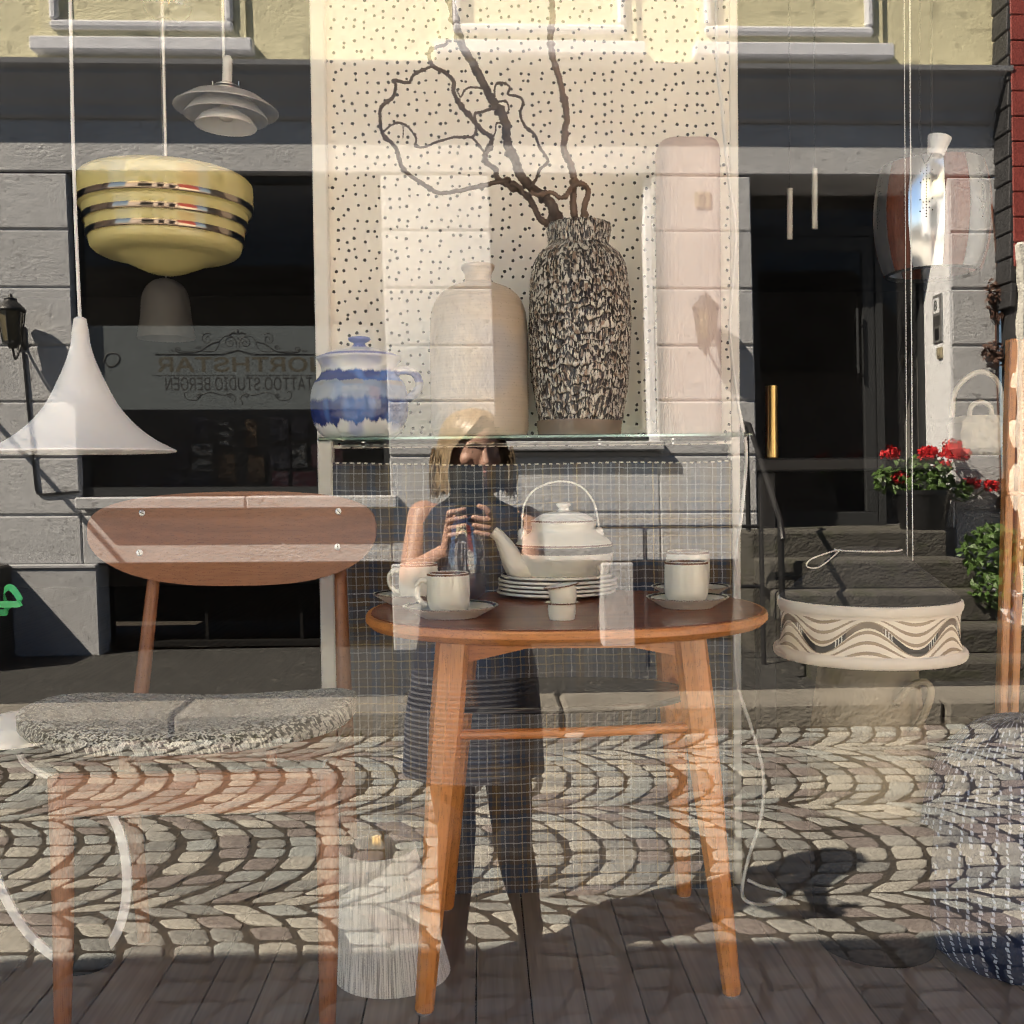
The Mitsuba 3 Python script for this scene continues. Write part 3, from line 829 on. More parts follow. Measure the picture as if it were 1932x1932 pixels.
# ---- flowers
def leaf_cloud(centre, rad, n, size, seed, flat=0.6):
    r = np.random.default_rng(seed)
    vs, fs = [], []
    for i in range(n):
        u = r.normal(size=3); u /= np.linalg.norm(u)
        c = np.array(centre) + u * np.array(rad) * r.uniform(0.35, 1.0) ** 0.6
        t = r.normal(size=3); t /= np.linalg.norm(t)
        b = np.cross(t, u + 0.4 * r.normal(size=3)); b /= np.linalg.norm(b) + 1e-9
        s = size * r.uniform(0.6, 1.3)
        nn = np.cross(t, b) * s * 0.18
        o = len(vs)
        vs += [c - t * s * .5, c + b * s * .42 + nn, c + t * s * .5, c - b * s * .42 + nn, c + nn * -0.6]
        fs += [(o, o + 1, o + 4), (o + 1, o + 2, o + 4), (o + 2, o + 3, o + 4), (o + 3, o, o + 4)]
    return trimesh.Trimesh(vs, fs, process=False)


ger = thing('potted_geranium', 'red geranium in a black pot on the top step beside the door', 'potted plant')
gx, go, gz = 3.33, 0.17, 1.045
part(ger, 'pot', FA(moved(lathe([(0.0, 0), (0.165, 0.0), (0.205, 0.27), (0.215, 0.27), (0.215, 0.305), (0.195, 0.305), (0.185, 0.26), (0.0, 0.26)], 32), gx, go, gz)), 'pot_black', 40)
part(ger, 'foliage', FA(cat(leaf_cloud((gx - .02, go, gz + .40), (.27, .20, .17), 240, .075, 3), leaf_cloud((gx + .30, go, gz + .30), (.09, .08, .08), 30, .06, 4), leaf_cloud((gx - .32, go, gz + .38), (.07, .07, .10), 30, .06, 14))), 'leaf')
r = np.random.default_rng(5)
for cx, cz, rr in ((-.28, .585, .075), (.0, .58, .07), (.05, .60, .06), (.14, .53, .10), (.26, .64, .085), (.31, .58, .07), (-.18, .40, .06), (.40, .345, .075), (.56, .335, .062), (.20, .59, .08)):
    c = np.array([gx + cx, go + r.uniform(-.05, .12), gz + cz])
    part(ger, 'flower', FA(leaf_cloud(c, (rr, rr, rr * .8), 70, .04, int(cz * 999 + cx * 77) % 997)), 'red_petal')
    if abs(cx) > .25:
        part(ger, 'stem', FA(tube([c, c + [-cx * .4, 0, -.12], (gx + cx * .3, go, gz + .3)], .005, n=5)), 'leaf')
ivy = thing('potted_ivy', 'green trailing plant in a pale pot beside the lower steps at right', 'potted plant')
vx, vo = 3.56, 0.95
part(ivy, 'pot', FA(moved(lathe([(0, 0), (.085, 0), (.13, .34), (.14, .34), (.14, .36), (.12, .36), (0, .34)], 28), vx, vo, .28)), 'reveal_white', 40)
part(ivy, 'stand', FA(box(vx - .12, vx + .12, vo - .12, vo + .12, .12, .279, .01)), 'step_stone')
part(ivy, 'foliage', FA(cat(leaf_cloud((vx - .06, vo + .02, .92), (.26, .2, .20), 330, .06, 8), leaf_cloud((vx - .12, vo + .08, .66), (.17, .13, .16), 160, .055, 9))), 'leaf')
cr = thing('climbing_plant', 'withered dark climbing plant on the right edge of the grey wall', 'plant')
part(cr, 'foliage', FA(cat(leaf_cloud((fX(1878), .05, fZ(565)), (.09, .05, .20), 110, .05, 31), leaf_cloud((fX(1872), .05, fZ(668)), (.10, .05, .12), 80, .045, 32), leaf_cloud((fX(1884), .05, fZ(935)), (.05, .04, .16), 50, .045, 33))), 'leaf_dry')
part(cr, 'stem', FA(tube([(fX(1888), .02, fZ(1150)), (fX(1885), .02, fZ(900)), (fX(1880), .02, fZ(650)), (fX(1884), .02, fZ(500)), (fX(1876), .02, fZ(380))], .007, n=5)), 'leaf_dry')

# ---- the neighbour at right
nb = thing('red_house', 'red boarded house with a dark slated side and rough white base at the right edge', 'house')
nx = 4.0
for q in range(26):
    z0 = 2.75 + q * 0.19
    part(nb, 'slate', FA(turned(box(nx, nx + 0.04, 0.012, 0.246, z0, z0 + 0.182, .006), [0, 1, 0], 3, (nx, 0, z0))), 'slate_dark')
    part(nb, 'board', FA(box(nx + 0.03, nx + 7, 0.225, 0.255, z0 + .3, z0 + .482, .006)), 'red_paint')
part(nb, 'wall', FA(box(nx + 0.045, nx + 7, 0.012, 0.225, 0.1, 8)), 'slate_dark')
m = box(nx + .05, nx + 7, 0.10, 0.29, 0.1, 3.24, .02).subdivide_to_size(0.14)
m.vertices += (meshkit.noise(m.vertices * 5)[:, None] - .5) * np.array([.05, .05, .03])
part(nb, 'base', FA(m), 'rough_white', 40)

# ================================================================== ground
setting('street', trimesh.Trimesh([(-60, -3.35, -0.0035), (60, -3.35, -0.0035), (60, 1.36, -0.0035), (-60, 1.36, -0.0035)], [[0, 1, 2], [0, 2, 3]], process=False), 'joint_soil')
setting('ground', trimesh.Trimesh([(-200, -200, -0.06), (200, -200, -0.06), (200, 200, -0.06), (-200, 200, -0.06)], [[0, 1, 2], [0, 2, 3]], process=False), 'joint_soil')
setting('road', cat(box(-60, -5.6, -3.3, 1.36, -0.0030, 0.002), box(5.6, 60, -3.3, 1.36, -0.0030, 0.002)), 'cobble_1')
pv = setting('pavement', box(-60, 60, FY - 0.5, -3.70, -0.03, 0.128), 'asphalt')
KY = 2 * GLASS - 5.97
kx = -1.9
q = 0
for q in range(-3, 5):
    x0 = (1056 - 905) * 6.1 / FPX + 2.2 * q
    m = box(x0 + .006, x0 + 2.2 - .006, KY - .41, KY + rng.uniform(-.008, .008), -.03, .136 + rng.uniform(-.004, .004), .022).subdivide_to_size(0.12)
    m.vertices += .008 * (meshkit.fbm(m.vertices * 6, 3)[:, None] - .5)
    part(pv, 'kerb_stone', m, 'kerb_stone', 40)
r = np.random.default_rng(12)
pts = np.stack([r.uniform(-4, 4.5, 900), KY + 0.012 + np.abs(r.normal(0, .035, 900)), np.full(900, 0.0)], 1)
vs, fs = [], []
for x, y, z in pts:
    if meshkit.noise(np.array([[x * 1.3, 0, 0]]))[0] < 0.35: continue
    h, a = r.uniform(.012, .05), r.uniform(0, 6.3)
    o = len(vs)
    vs += [(x - .006 * math.cos(a), y - .006 * math.sin(a), -.01), (x + .006 * math.cos(a), y + .006 * math.sin(a), -.01), (x + r.normal(0, .012), y + r.normal(.01, .012), h)]
    fs.append((o, o + 1, o + 2))
k = part(None, 'gutter_moss', trimesh.Trimesh(vs, fs, process=False), 'moss')
labels[k] = {'label': 'dry moss and grass along the foot of the kerb', 'category': 'moss', 'kind': 'stuff'}

# cobbles laid in segmental arcs
W, R, CW = 0.97, 0.63, 0.136
A0 = math.asin(W / 2 / R)
stones = []
r = np.random.default_rng(21)


def cobble(corners, h, seed):
    """corners: four (x, y), anticlockwise. A worn sett: rounded shoulders, domed top."""
    c = np.array(corners, float)
    m = c.mean(0)
    c = m + (c - m) * (1 - 0.0108 / np.linalg.norm(c - m, axis=1, keepdims=True))
    ring = []
    for i in range(4):
        p, a, b = c[i], c[i - 1], c[(i + 1) % 4]
        ring += [p + (a - p) * r.uniform(.10, .2), p + (b - p) * r.uniform(.10, .2)]
    ring = np.array(ring)
    out = []
    tilt = r.normal(0, .03, 2)
    for sc, z in ((1.0, -.04), (1.0, h - .0075), (.95, h - .0018), (.72, h + .0008)):
        q = m + (ring - m) * sc
        out.append(np.hstack([q, (z + (q - m) @ tilt * (z > -.03))[:, None] + r.normal(0, .0012, (8, 1))]))
    v = np.vstack(out + [[[*m, h + .0015]]])
    f = []
    for k in range(3):
        for i in range(8):
            a, b = k * 8 + i, k * 8 + (i + 1) % 8
            f += [(a, b, b + 8), (a, b + 8, a + 8)]
    for i in range(8):
        f.append((24 + i, 24 + (i + 1) % 8, 32))
    return trimesh.Trimesh(v, f, process=False)


def seam(x, b):
    """How far the seam between two bands of arcs wanders."""
    return .075 * (meshkit.noise(np.array([[x / .21, b * 7.3, 0]]))[0] - .5)


V0 = 2 * GLASS
for b_ in range(-1, 4):
    vc = 5.00 - 0.975 * b_ + 0.03          # the band's middle, as a distance by way of the glass
    yc = V0 - vc
    nst = 9
    for i in range(-42, 46):
        xs = i * CW + (b_ % 2) * 0.05
        ends = [math.asin(np.clip((W / 2 + q * seam(xs - R * .35, b_ + (0 if q > 0 else -1))) / R, -.99, .99)) for q in (-1, 1)]
        cuts = np.linspace(-ends[0], ends[1], nst + 1) + np.r_[0, r.normal(0, .012, nst - 1), 0]
        wob = r.normal(0, .006)
        for a0, a1 in zip(cuts[:-1], cuts[1:]):
            w0, w1 = wob, CW + wob
            P = [(xs + w0 + R * math.cos(a0) - R, yc + R * math.sin(a0)), (xs + w1 + R * math.cos(a0) - R, yc + R * math.sin(a0)),
                 (xs + w1 + R * math.cos(a1) - R, yc + R * math.sin(a1)), (xs + w0 + R * math.cos(a1) - R, yc + R * math.sin(a1))]
            P = np.array(P) + r.normal(0, .0045, (4, 2))
            m = P.mean(0)
            if m[1] < KY + .075 or m[1] > 0.9:
                continue
            P[:, 1] = np.maximum(P[:, 1], KY + .012)
            v = V0 - m[1]
            px = 905 + m[0] * FPX / v
            py = 905 + EYE * FPX / v
            area = 1 / v ** 3 if -40 < px < 1972 and py < 1960 else -1
            stones.append((area, cobble(P, .002 + r.normal(0, .0022), 0), r.integers(0, 5)))
order = sorted(range(len(stones)), key=lambda i: -stones[i][0])
for i in order[:300]:
    part('street', 'cobble', stones[i][1], f'cobble_{stones[i][2]}', 50)
rest = {}
for i in order[300:]:
    rest.setdefault(stones[i][2], []).append(stones[i][1])
for c_, ms in rest.items():
    k = part('street', 'cobbles', cat(*ms), f'cobble_{c_}', 50, kind='stuff')

# ================================================================== the shop itself
shop = thing('shop_building', 'low shop building whose display window this is', 'building')
WX0, WX1, WZ0, WZ1 = -1.85, 1.95, 0.62, 2.80
part(shop, 'front_wall', cat(box(-7, WX0, GLASS - .06, GLASS + .10, -.05, 3.02), box(WX1, 7, GLASS - .06, GLASS + .10, -.05, 3.02), box(WX0, WX1, GLASS - .06, GLASS + .10, WZ1, 3.02), box(WX0, WX1, GLASS - .06, GLASS + .10, -.05, WZ0)), 'reveal_white')
part(shop, 'side_wall', cat(box(-7, -6.9, GLASS + .1, 9, -.05, 3.02), box(6.9, 7, GLASS + .1, 9, -.05, 3.02), box(-7, 7, 9, 9.1, -.05, 3.02)), 'reveal_white')
rf = extrude(Polygon([(GLASS - .18, 3.02), (GLASS - .18, 3.06), (5.2, 5.3), (9.2, 3.06), (9.2, 3.02)]), 14.2)
rf.apply_transform(np.array([[0, 0, 1, -7.1], [1, 0, 0, 0], [0, 1, 0, 0], [0, 0, 0, 1.0]])); rf.fix_normals()
part(shop, 'roof', rf, 'slate_dark')
part(shop, 'gutter', tube([(-7.1, GLASS - .22, 3.05), (7.1, GLASS - .22, 3.05)], .05, n=10, k=1), 'frame_dark', 40)
sw = thing('shop_window', 'large clear shop window pane reflecting the street and the house opposite', 'window')
scene[f'{sw}__pane'] = mikit.ply(trimesh.Trimesh([(WX0, GLASS, WZ0), (WX1, GLASS, WZ0), (WX1, GLASS, WZ1), (WX0, GLASS, WZ1)], [[0, 1, 2], [0, 2, 3]], process=False), 'pane_glass')
e = .05
part(sw, 'frame', cat(box(WX0 - e, WX0, GLASS - .09, GLASS + .03, WZ0 - e, WZ1 + e, .006), box(WX1, WX1 + e, GLASS - .09, GLASS + .03, WZ0 - e, WZ1 + e, .006),
                      box(WX0, WX1, GLASS - .085, GLASS + .025, WZ1, WZ1 + e, .006), box(WX0, WX1, GLASS - .12, GLASS + .025, WZ0 - e, WZ0, .006)), 'white_paint')

# room
fl = setting('floor', box(-6.9, 6.9, GLASS + .1, 9, FLOOR - .12, FLOOR - .012), 'floor_black')
r = np.random.default_rng(3)
for i in range(35):
    x0 = -5.0 + 0.089 * (42 + i)
    part(fl, 'board', box(x0 + .0012, x0 + .0878, GLASS + .101, 3.6, FLOOR - .011, FLOOR + r.uniform(-.0008, .0004), .0012), 'board')
for _x in (WX0 - .10, WX1 + .06):
    setting('wall', box(_x, _x + .04, GLASS + .121, 2.30, FLOOR, 2.958), 'white_paint')  # unseen white side walls, added to bounce daylight onto the display
setting('wall', cat(box(-6.89, -6.8, GLASS + .11, 8.9, FLOOR, 3.0), box(6.8, 6.89, GLASS + .11, 8.9, FLOOR, 3.0), box(-6.8, 6.8, 8.8, 8.9, FLOOR, 3.0), box(-6.85, WX0 - .06, GLASS + .105, GLASS + .12, FLOOR, 3.0), box(WX1 + .06, 6.85, GLASS + .105, GLASS + .12, FLOOR, 3.0)), 'room_shade')
setting('ceiling', box(-6.88, 6.88, GLASS + .105, 8.9, 2.96, 3.0), 'room_shade')  # dark colour in place of shade under the rear ceiling

# ================================================================== the window display
def S(d): return d / FPX


def lathe_px(cx, prof, d, k=5, n=56, base=None, smooth=True, tilt=None):
    """A turned body whose silhouette (r, y) was measured in pixels about the axis cx, standing at depth d. base: (py, z) fixes its foot."""
    s = S(d)
    o = pw(cx, prof[0][1] if base is None else base[0], d)
    z0 = o[2] if base is None else base[1]
    p = [(r * s, z0 + (prof[0][1] - y) * s) for r, y in prof]
    m = lathe(smooth_prof(p, k) if smooth else p, n)
    xm = pw(cx, sum(y for _, y in prof) / len(prof), d)[0]
    return moved(m, xm, d, 0)


# ---- the panel with wallpaper and cloth
PANEL = 2.14
pn = thing('display_panel', 'white framed display panel papered with black dots on cream', 'panel')
xl0, xl1 = pw(592, 400, PANEL)[0], pw(620, 400, PANEL)[0]
xr0, xr1 = pw(1366, 400, PANEL)[0], pw(1384, 400, PANEL)[0]
ztop, zc = 2.95, pw(1000, 872, PANEL)[2]
zb0 = SHELF - .012
part(pn, 'board', box(xl1 - .01, xr0 + .012, PANEL + .012, PANEL + .03, zb0, ztop), 'white_paint')
part(pn, 'wallpaper', box(xl1 - .004, xr1 - .004, PANEL + .006, PANEL + .0115, zb0, ztop), 'wallpaper')
part(pn, 'stile', box(xl0, xl1, PANEL - .012, PANEL + .032, FLOOR + .001, ztop, .003), 'white_paint')
part(pn, 'stile', box(xr0 + .012, xr1 + .012, PANEL + .004, PANEL + .035, FLOOR + .001, ztop, .003), 'white_paint')
gx_ = np.linspace(xl1 - .002, xr0 + .010, 70)
gz = np.linspace(pw(1000, 1688, PANEL)[2], zc, 40)
X, Z = np.meshgrid(gx_, gz)
fold = (meshkit.noise(np.stack([X * 9, Z * 3, X * 0], -1)) - .5) * .012 + (meshkit.noise(np.stack([X * 25, Z * 10, X * 0 + 4], -1)) - .5) * .004
Zw = Z + (Z - gz[0]) / (gz[-1] - gz[0]) * (meshkit.noise(np.stack([X * 7, X * 0, X * 0 + 9], -1)) - .5) * .010
v = np.stack([X, PANEL - .006 + fold, Zw], -1).reshape(-1, 3)
i, j = np.meshgrid(np.arange(39), np.arange(69), indexing='ij')
q = np.stack([i * 70 + j, i * 70 + j + 1, (i + 1) * 70 + j + 1, (i + 1) * 70 + j], -1).reshape(-1, 4)
cl = thing('checked_cloth', 'blue, brown and grey checked cloth hanging down the lower half of the dotted panel', 'cloth')
part(cl, 'fabric', trimesh.Trimesh(v, np.vstack([q[:, [0, 1, 2]], q[:, [0, 2, 3]]]), process=False), 'check_cloth', True)
st = []
for k in range(56):
    x = xl1 + .01 + (xr0 - xl1 - .01) * k / 55
    zz = np.interp(x, gx_, Zw[-1])
    st.append(box(x - .0034, x + .0034, PANEL - .012, PANEL - .005, zz - .0022, zz + .0008))
part(cl, 'stitching', cat(*st), 'string')
r = np.random.default_rng(8)
fr = []
for k in range(150):
    x = xl1 + (xr0 - xl1) * (k + r.uniform(.2, .8)) / 150
    fr.append(tube([(x, PANEL - .006, gz[0] + .004), (x + r.normal(0, .002), PANEL - .008, gz[0] - r.uniform(.006, .014))], .0008, n=4, k=1))
part(cl, 'fringe', cat(*fr), 'string', kind='stuff')

cb = [(1352, 60, 2.10), (1362, 200, 2.10), (1374, 330, 2.11), (1388, 440, 2.10), (1380, 560, 2.11), (1378, 640, 2.10), (1392, 760, 2.10), (1408, 850, 2.10), (1400, 960, 2.11), (1388, 1060, 2.11), (1386, 1180, 2.12), (1392, 1290, 2.11),
      (1420, 1380, 2.10), (1440, 1460, 2.09), (1436, 1540, 2.08), (1412, 1620, 2.07), (1400, 1680, 2.05), (1412, 1702, 1.98), (1450, 1706, 2.02), (1480, 1690, 2.06), (1470, 1682, 2.10), (1440, 1680, 2.12), (1410, 1660, 2.13)]
pts = [pw(*c) for c in cb]
pts = [np.array([p[0], p[1], max(p[2], FLOOR + .004)]) for p in pts]
pts = [np.array([pts[0][0], pts[0][1], 2.95])] + pts
single('white_cable', tube(pts, .0036, n=8, k=6), 'cable_white', 'white cable hanging down the right edge of the panel to a floor loop', 'cable', 50)

# ---- glass shelf
sh = thing('glass_shelf', 'clear greenish glass shelf across the dotted panel', 'shelf')
sx0, sx1 = pw(600, 828, 1.86)[0], pw(1420, 828, 1.86)[0]
part(sh, 'plate', box(sx0, sx1, 1.86, 2.128, SHELF - .0085, SHELF - .0005, .0012), 'shelf_glass')
part(sh, 'rail', box(sx0 + .004, sx1 - .004, 2.128, 2.139, SHELF - .0105, SHELF - .0005, .002), 'chrome')
for x in (sx0 + .06, (sx0 + sx1) / 2 + .13, sx1 - .11):
    part(sh, 'bracket', box(x - .004, x + .004, 2.03, 2.127, SHELF - .016, SHELF - .0095, .002), 'chrome')

# ---- on the shelf
d = 1.985
LAVA = pw(1093, 640, d)
lava_prof = [(76, 826), (78, 822), (80, 800), (80, 796), (84, 765), (89, 730), (93, 690), (95, 640), (95, 590), (93, 550), (88, 512), (78, 488), (62, 474), (57, 470), (56, 464), (58, 450), (59, 436), (57, 429), (52, 429), (49, 436), (48, 470), (60, 500), (60, 560)]
m = lathe_px(1093, lava_prof, d, k=9, n=150, base=(826, SHELF))
vv = np.array(m.vertices)
ang = np.arctan2(vv[:, 1] - LAVA[1], vv[:, 0] - LAVA[0])
rad = np.hypot(vv[:, 0] - LAVA[0], vv[:, 1] - LAVA[1])
outer = (rad > .052) & (vv[:, 2] > SHELF + .03)
amp = .0042 * (meshkit.fbm(np.stack([ang * 17, vv[:, 2] * 60, ang * 0], 1), 3) - .5) + .0035 * (meshkit.noise(np.stack([ang * 6, vv[:, 2] * 32, ang * 0 + 3], 1)) - .5)
rr = rad + np.where(outer, amp, 0)
vv[:, 0] = LAVA[0] + rr * np.cos(ang); vv[:, 1] = LAVA[1] + rr * np.sin(ang)
m.vertices = vv
mat('lava_glaze', m_lava, 0.30, clearcoat=0.5, clearcoat_gloss=0.85, bump=b_lava, bscale=.006)
mat('lava_foot', lambda p, n, uv: mix(C(.16, .11, .075), C(.24, .18, .13), N(p, 30, 2)), 0.35)
lv = thing('speckled_vase', 'tall rough black and cream fat glazed vase holding bare branches', 'vase')
part(lv, 'body', m.slice_plane([0, 0, SHELF + .028], [0, 0, 1]), 'lava_glaze', True)
part(lv, 'foot', lathe_px(1093, [(70, 826), (76, 826), (78, 822), (80.5, 800), (80, 796), (60, 794)], d, k=1, base=(826, SHELF)), 'lava_foot', 40)

single('stoneware_bottle', lathe_px(903, [(80, 826), (86, 825), (90, 815), (92, 790), (92, 650), (91, 615), (87, 588), (78, 566), (60, 549), (40, 540), (27, 536), (25, 530), (25, 523), (28, 514), (31, 509), (31, 504), (28, 502), (22, 503), (19, 515), (20, 560)], 2.0, base=(826, SHELF)),
       'stoneware', 'plain beige stoneware bottle with narrow neck between blue jar and speckled vase', 'vase', 45)

POT = pw(678, 826, 1.99); POT = np.array([POT[0], POT[1], SHELF])
mat('pot_glaze', m_bluepot, 0.14, clearcoat=0.7, clearcoat_gloss=0.95)
pt = thing('blue_jar', 'blue and white glazed lidded jar with side handle at left end of the shelf', 'jar')
part(pt, 'body', lathe_px(678, [(50, 830), (60, 829), (76, 818), (87, 795), (91, 768), (89, 742), (83, 725), (74, 714), (70, 706), (70, 698), (74, 688), (79, 681), (78, 677), (70, 678), (66, 690), (66, 720), (70, 760)], 1.99, base=(830, SHELF)), 'pot_glaze', 50)
part(pt, 'lid', lathe_px(678, [(60, 682), (72, 680), (72, 676), (56, 668), (34, 662), (18, 659), (12, 655), (11, 651), (17, 648), (20, 645), (20, 641), (12, 639), (0.1, 639)], 1.99, base=(682, SHELF + (830 - 682) * S(1.99))), 'pot_glaze', 50)
hc = [pw(x, y, 1.985) for x, y in ((742, 704), (758, 699), (780, 703), (791, 722), (784, 742), (766, 752), (748, 756))]
part(pt, 'handle', tube(hc, [.009, .008, .0075, .0075, .0075, .008, .009], n=12), 'pot_glaze', True)

c0 = pw(1299, 600, 2.06)
a_, b_ = 58 * S(2.06), .042
zs0, zs1 = SHELF, pw(1299, 268, 2.06)[2]
ringz = []
for z, f in [(zs0, .97), (zs0 + .004, 1.0), (zs1 - .020, 1.0), (zs1 - .012, .985), (zs1 - .005, .95), (zs1 - .0012, .89), (zs1, .80)]:
    p = superpoly(1, 1, 3.8, 180)
    t = np.arange(180)
    rib = 1 + .006 * np.cos(t * 2 * np.pi / 4) * (1 if z < zs1 - .02 else .3)
    ringz.append(np.stack([c0[0] + (p[:, 0] * (a_ - .02 * (1 - f) / .2 * 1.0)) * rib, c0[1] + p[:, 1] * b_ * f * rib, np.full(180, z)], -1))
single('ribbed_vase', loft(ringz), 'ribbed_clay', 'tall pinkish beige flattened vase with fine upright ribs at right end of the shelf', 'vase', 50)

# ---- branches
def branch(name, material, label, main, twigs, grp=None):
    k = thing(name, label, 'branch', grp)
    part(k, 'stem', tube([pw(x, y, dd) for x, y, dd, _ in main], [r for *_, r in main], n=10, k=7, knots=len(main)), material, True)
    for tw in twigs:
        part(k, 'twig', tube([pw(x, y, dd) for x, y, dd, _ in tw], [r for *_, r in tw], n=8, k=6, knots=len(tw) + 5), material, True)
    return k


def ln(pts, d0, d1, r0, r1, wob=.0):
    n = len(pts)
    return [(x, y, d0 + (d1 - d0) * i / (n - 1) + wob * math.sin(i * 2.1), r0 + (r1 - r0) * i / (n - 1)) for i, (x, y) in enumerate(pts)]


Z2 = lambda L: [(572 + x * .336, y * .336) for x, y in L]
main = Z2([(1408, 1560), (1408, 1290), (1405, 1180), (1370, 1120), (1290, 1060), (1230, 1000), (1190, 900), (1145, 800), (1140, 700), (1110, 630), (1060, 560), (1000, 450), (950, 350), (890, 250), (860, 140), (830, 20), (790, -120)])
branch('hazel_branch', 'bark', 'thick twisting dark branch leaning left out of the speckled vase', ln(main, 1.985, 1.90, .0095, .0065, .012),
       [ln(Z2([(1280, 1050), (1310, 1000), (1330, 950), (1375, 905), (1330, 830), (1300, 760), (1240, 700), (1220, 640), (1235, 570), (1200, 540), (1150, 530), (1160, 490), (1120, 465), (1080, 480), (1075, 540)]), 1.955, 1.90, .0032, .0018, .008),
        ln(Z2([(1090, 600), (1000, 630), (965, 640), (970, 700), (970, 740), (945, 770), (860, 770), (760, 795), (680, 825), (630, 820), (635, 780), (600, 725), (560, 695), (510, 695), (455, 735)]), 1.925, 1.86, .0030, .0016, .008),
        ln(Z2([(1100, 570), (1140, 570), (1155, 610), (1140, 640)]), 1.925, 1.90, .0022, .0014),
        ln(Z2([(1000, 495), (940, 490), (905, 510), (885, 545), (860, 500)]), 1.92, 1.90, .0022, .0012),
        ln(Z2([(1115, 690), (1085, 695), (1080, 740), (1060, 780)]), 1.93, 1.92, .0018, .0012),
        ln(Z2([(560, 690), (562, 740), (560, 775)]), 1.87, 1.86, .0012, .0008)])
branch('hazel_branch', 'bark_light', 'slender upright branch rising straight from the speckled vase', ln(Z2([(1545, 1560), (1540, 1290), (1520, 1180), (1515, 1080), (1520, 990), (1490, 900), (1465, 840), (1470, 740), (1480, 650), (1460, 540), (1435, 430), (1395, 300), (1388, 200), (1400, 90), (1395, 0), (1380, -120)]), 1.985, 2.0, .0068, .0052, .010),
       [ln(Z2([(1590, 1560), (1585, 1290), (1578, 1180), (1600, 1090), (1590, 1050), (1560, 1032), (1530, 1040), (1500, 1060), (1480, 1095), (1440, 1110), (1390, 1080), (1320, 1095), (1280, 1080)]), 1.99, 1.95, .0058, .0036, .008)])
branch('hazel_branch', 'bark', 'curling corkscrew branch that loops out to the left from the speckled vase', ln(Z2([(1400, 1560), (1395, 1290), (1330, 1230), (1280, 1130), (1230, 1080), (1150, 1040), (1090, 1000), (1080, 950), (1025, 910), (1030, 850), (1060, 780), (1000, 730), (950, 670), (890, 600), (845, 520), (845, 460), (800, 410), (735, 375), (712, 340), (710, 290), (750, 265), (800, 250), (815, 220)]), 1.985, 1.90, .0062, .0026, .010),
       [ln(Z2([(1240, 1090), (1180, 1030), (1110, 1020), (1000, 1045), (880, 1070), (770, 1085), (700, 1050), (600, 985), (550, 930), (520, 830), (450, 760), (432, 680), (440, 600), (505, 545), (520, 480), (510, 450), (590, 465), (620, 420), (680, 390), (730, 370)]), 1.97, 1.86, .0046, .0024, .010),
        ln(Z2([(1290, 1075), (1250, 1100), (1215, 1050), (1160, 1025)]), 1.965, 1.95, .0045, .004),
        ln(Z2([(945, 770), (975, 800), (1020, 860)]), 1.91, 1.93, .0022, .0018)])

# ---- the table
tb = thing('table', 'small round edged teak side table with splayed tapering legs', 'table')
tcx = pw(1066, 1165, 1.80)[0]
tcy, ta, tbb = 1.80, 374 * S(1.80), .283
rings = []
for z, f in [(TABLE - .026, .93), (TABLE - .022, .975), (TABLE - .013, 1.0), (TABLE - .006, 1.0), (TABLE - .0015, .994), (TABLE, .982)]:
    p = superpoly(ta * (1 - (1 - f)), tbb * (1 - (1 - f) * 1.2), 2.25, 120)
    rings.append(np.stack([tcx + p[:, 0], tcy + p[:, 1], np.full(120, z)], -1))
part(tb, 'rim', loft(rings[:5]), 'oak_x', 35)
p = superpoly(ta * .972, tbb * .966, 2.25, 120)
part(tb, 'top', loft([np.stack([tcx + p[:, 0], tcy + p[:, 1], np.full(120, z)], -1) for z in (TABLE - .003, TABLE)]), 'table_top_wood', 35)
legs = [((855, 1214, 1.66), (801, 1918, 1.655)), ((1300, 1208, 1.68), (1381, 1900, 1.685)), ((1258, 1228, 2.02), (1291, 1700, 2.095)), ((880, 1228, 1.98), (842, 1716, 2.06))]
for (x0, y0, d0), (x1, y1, d1) in legs:
    a, b = pw(x0, y0, d0), pw(x1, y1, d1)
    a[2], b[2] = TABLE - .026, FLOOR + .004
    t = np.linspace(0, 1, 6)
    part(tb, 'leg', tube([a + (b - a) * q for q in t], [.0265, .0268, .0245, .021, .018, .0150], n=8, k=1), 'oak_z', 30)
    part(tb, 'foot_pad', moved(lathe([(0, 0), (.0125, 0), (.0125, .006), (0, .006)], 16), b[0], b[1], FLOOR), 'steel', 30)


def leg_at(i, z):
    (x0, y0, d0), (x1, y1, d1) = legs[i]
    a, b = pw(x0, y0, d0), pw(x1, y1, d1); a[2], b[2] = TABLE - .026, FLOOR
    return a + (b - a) * (a[2] - z) / (a[2] - b[2])


zr = EYE - .40
for i, j in ((0, 1), (3, 2)):
    a, b = leg_at(i, zr), leg_at(j, zr)
    part(tb, 'stretcher', tube([a, (a + b) / 2 + [0, 0, -.003], b], .0085, n=10, k=3), 'oak_x', 40)
for i, j in ((0, 3), (1, 2)):
    a, b = leg_at(i, zr + .01), leg_at(j, zr + .01)
    part(tb, 'stretcher', tube([a, b], .008, n=10, k=1), 'oak_x', 40)
a, b = leg_at(0, TABLE - .05), leg_at(1, TABLE - .05)
for dy in (.02, .30):
    ap = extrude(Polygon([(a[0], -.05), (a[0], 0), (b[0], 0), (b[0], -.045), (b[0] - .09, -.026), (a[0] + .12, -.024)]), .018)
    ap.apply_transform(np.array([[1, 0, 0, 0], [0, 0, 1, a[1] + dy], [0, 1, 0, TABLE - .0265], [0, 0, 0, 1.0]])); ap.fix_normals()
    part(tb, 'apron', ap, 'oak_x')
p = superpoly(.245, .13, 2.3, 90)
lx, ly, lz = pw(1030, 1300, 1.82)[0], 1.82, EYE - .378
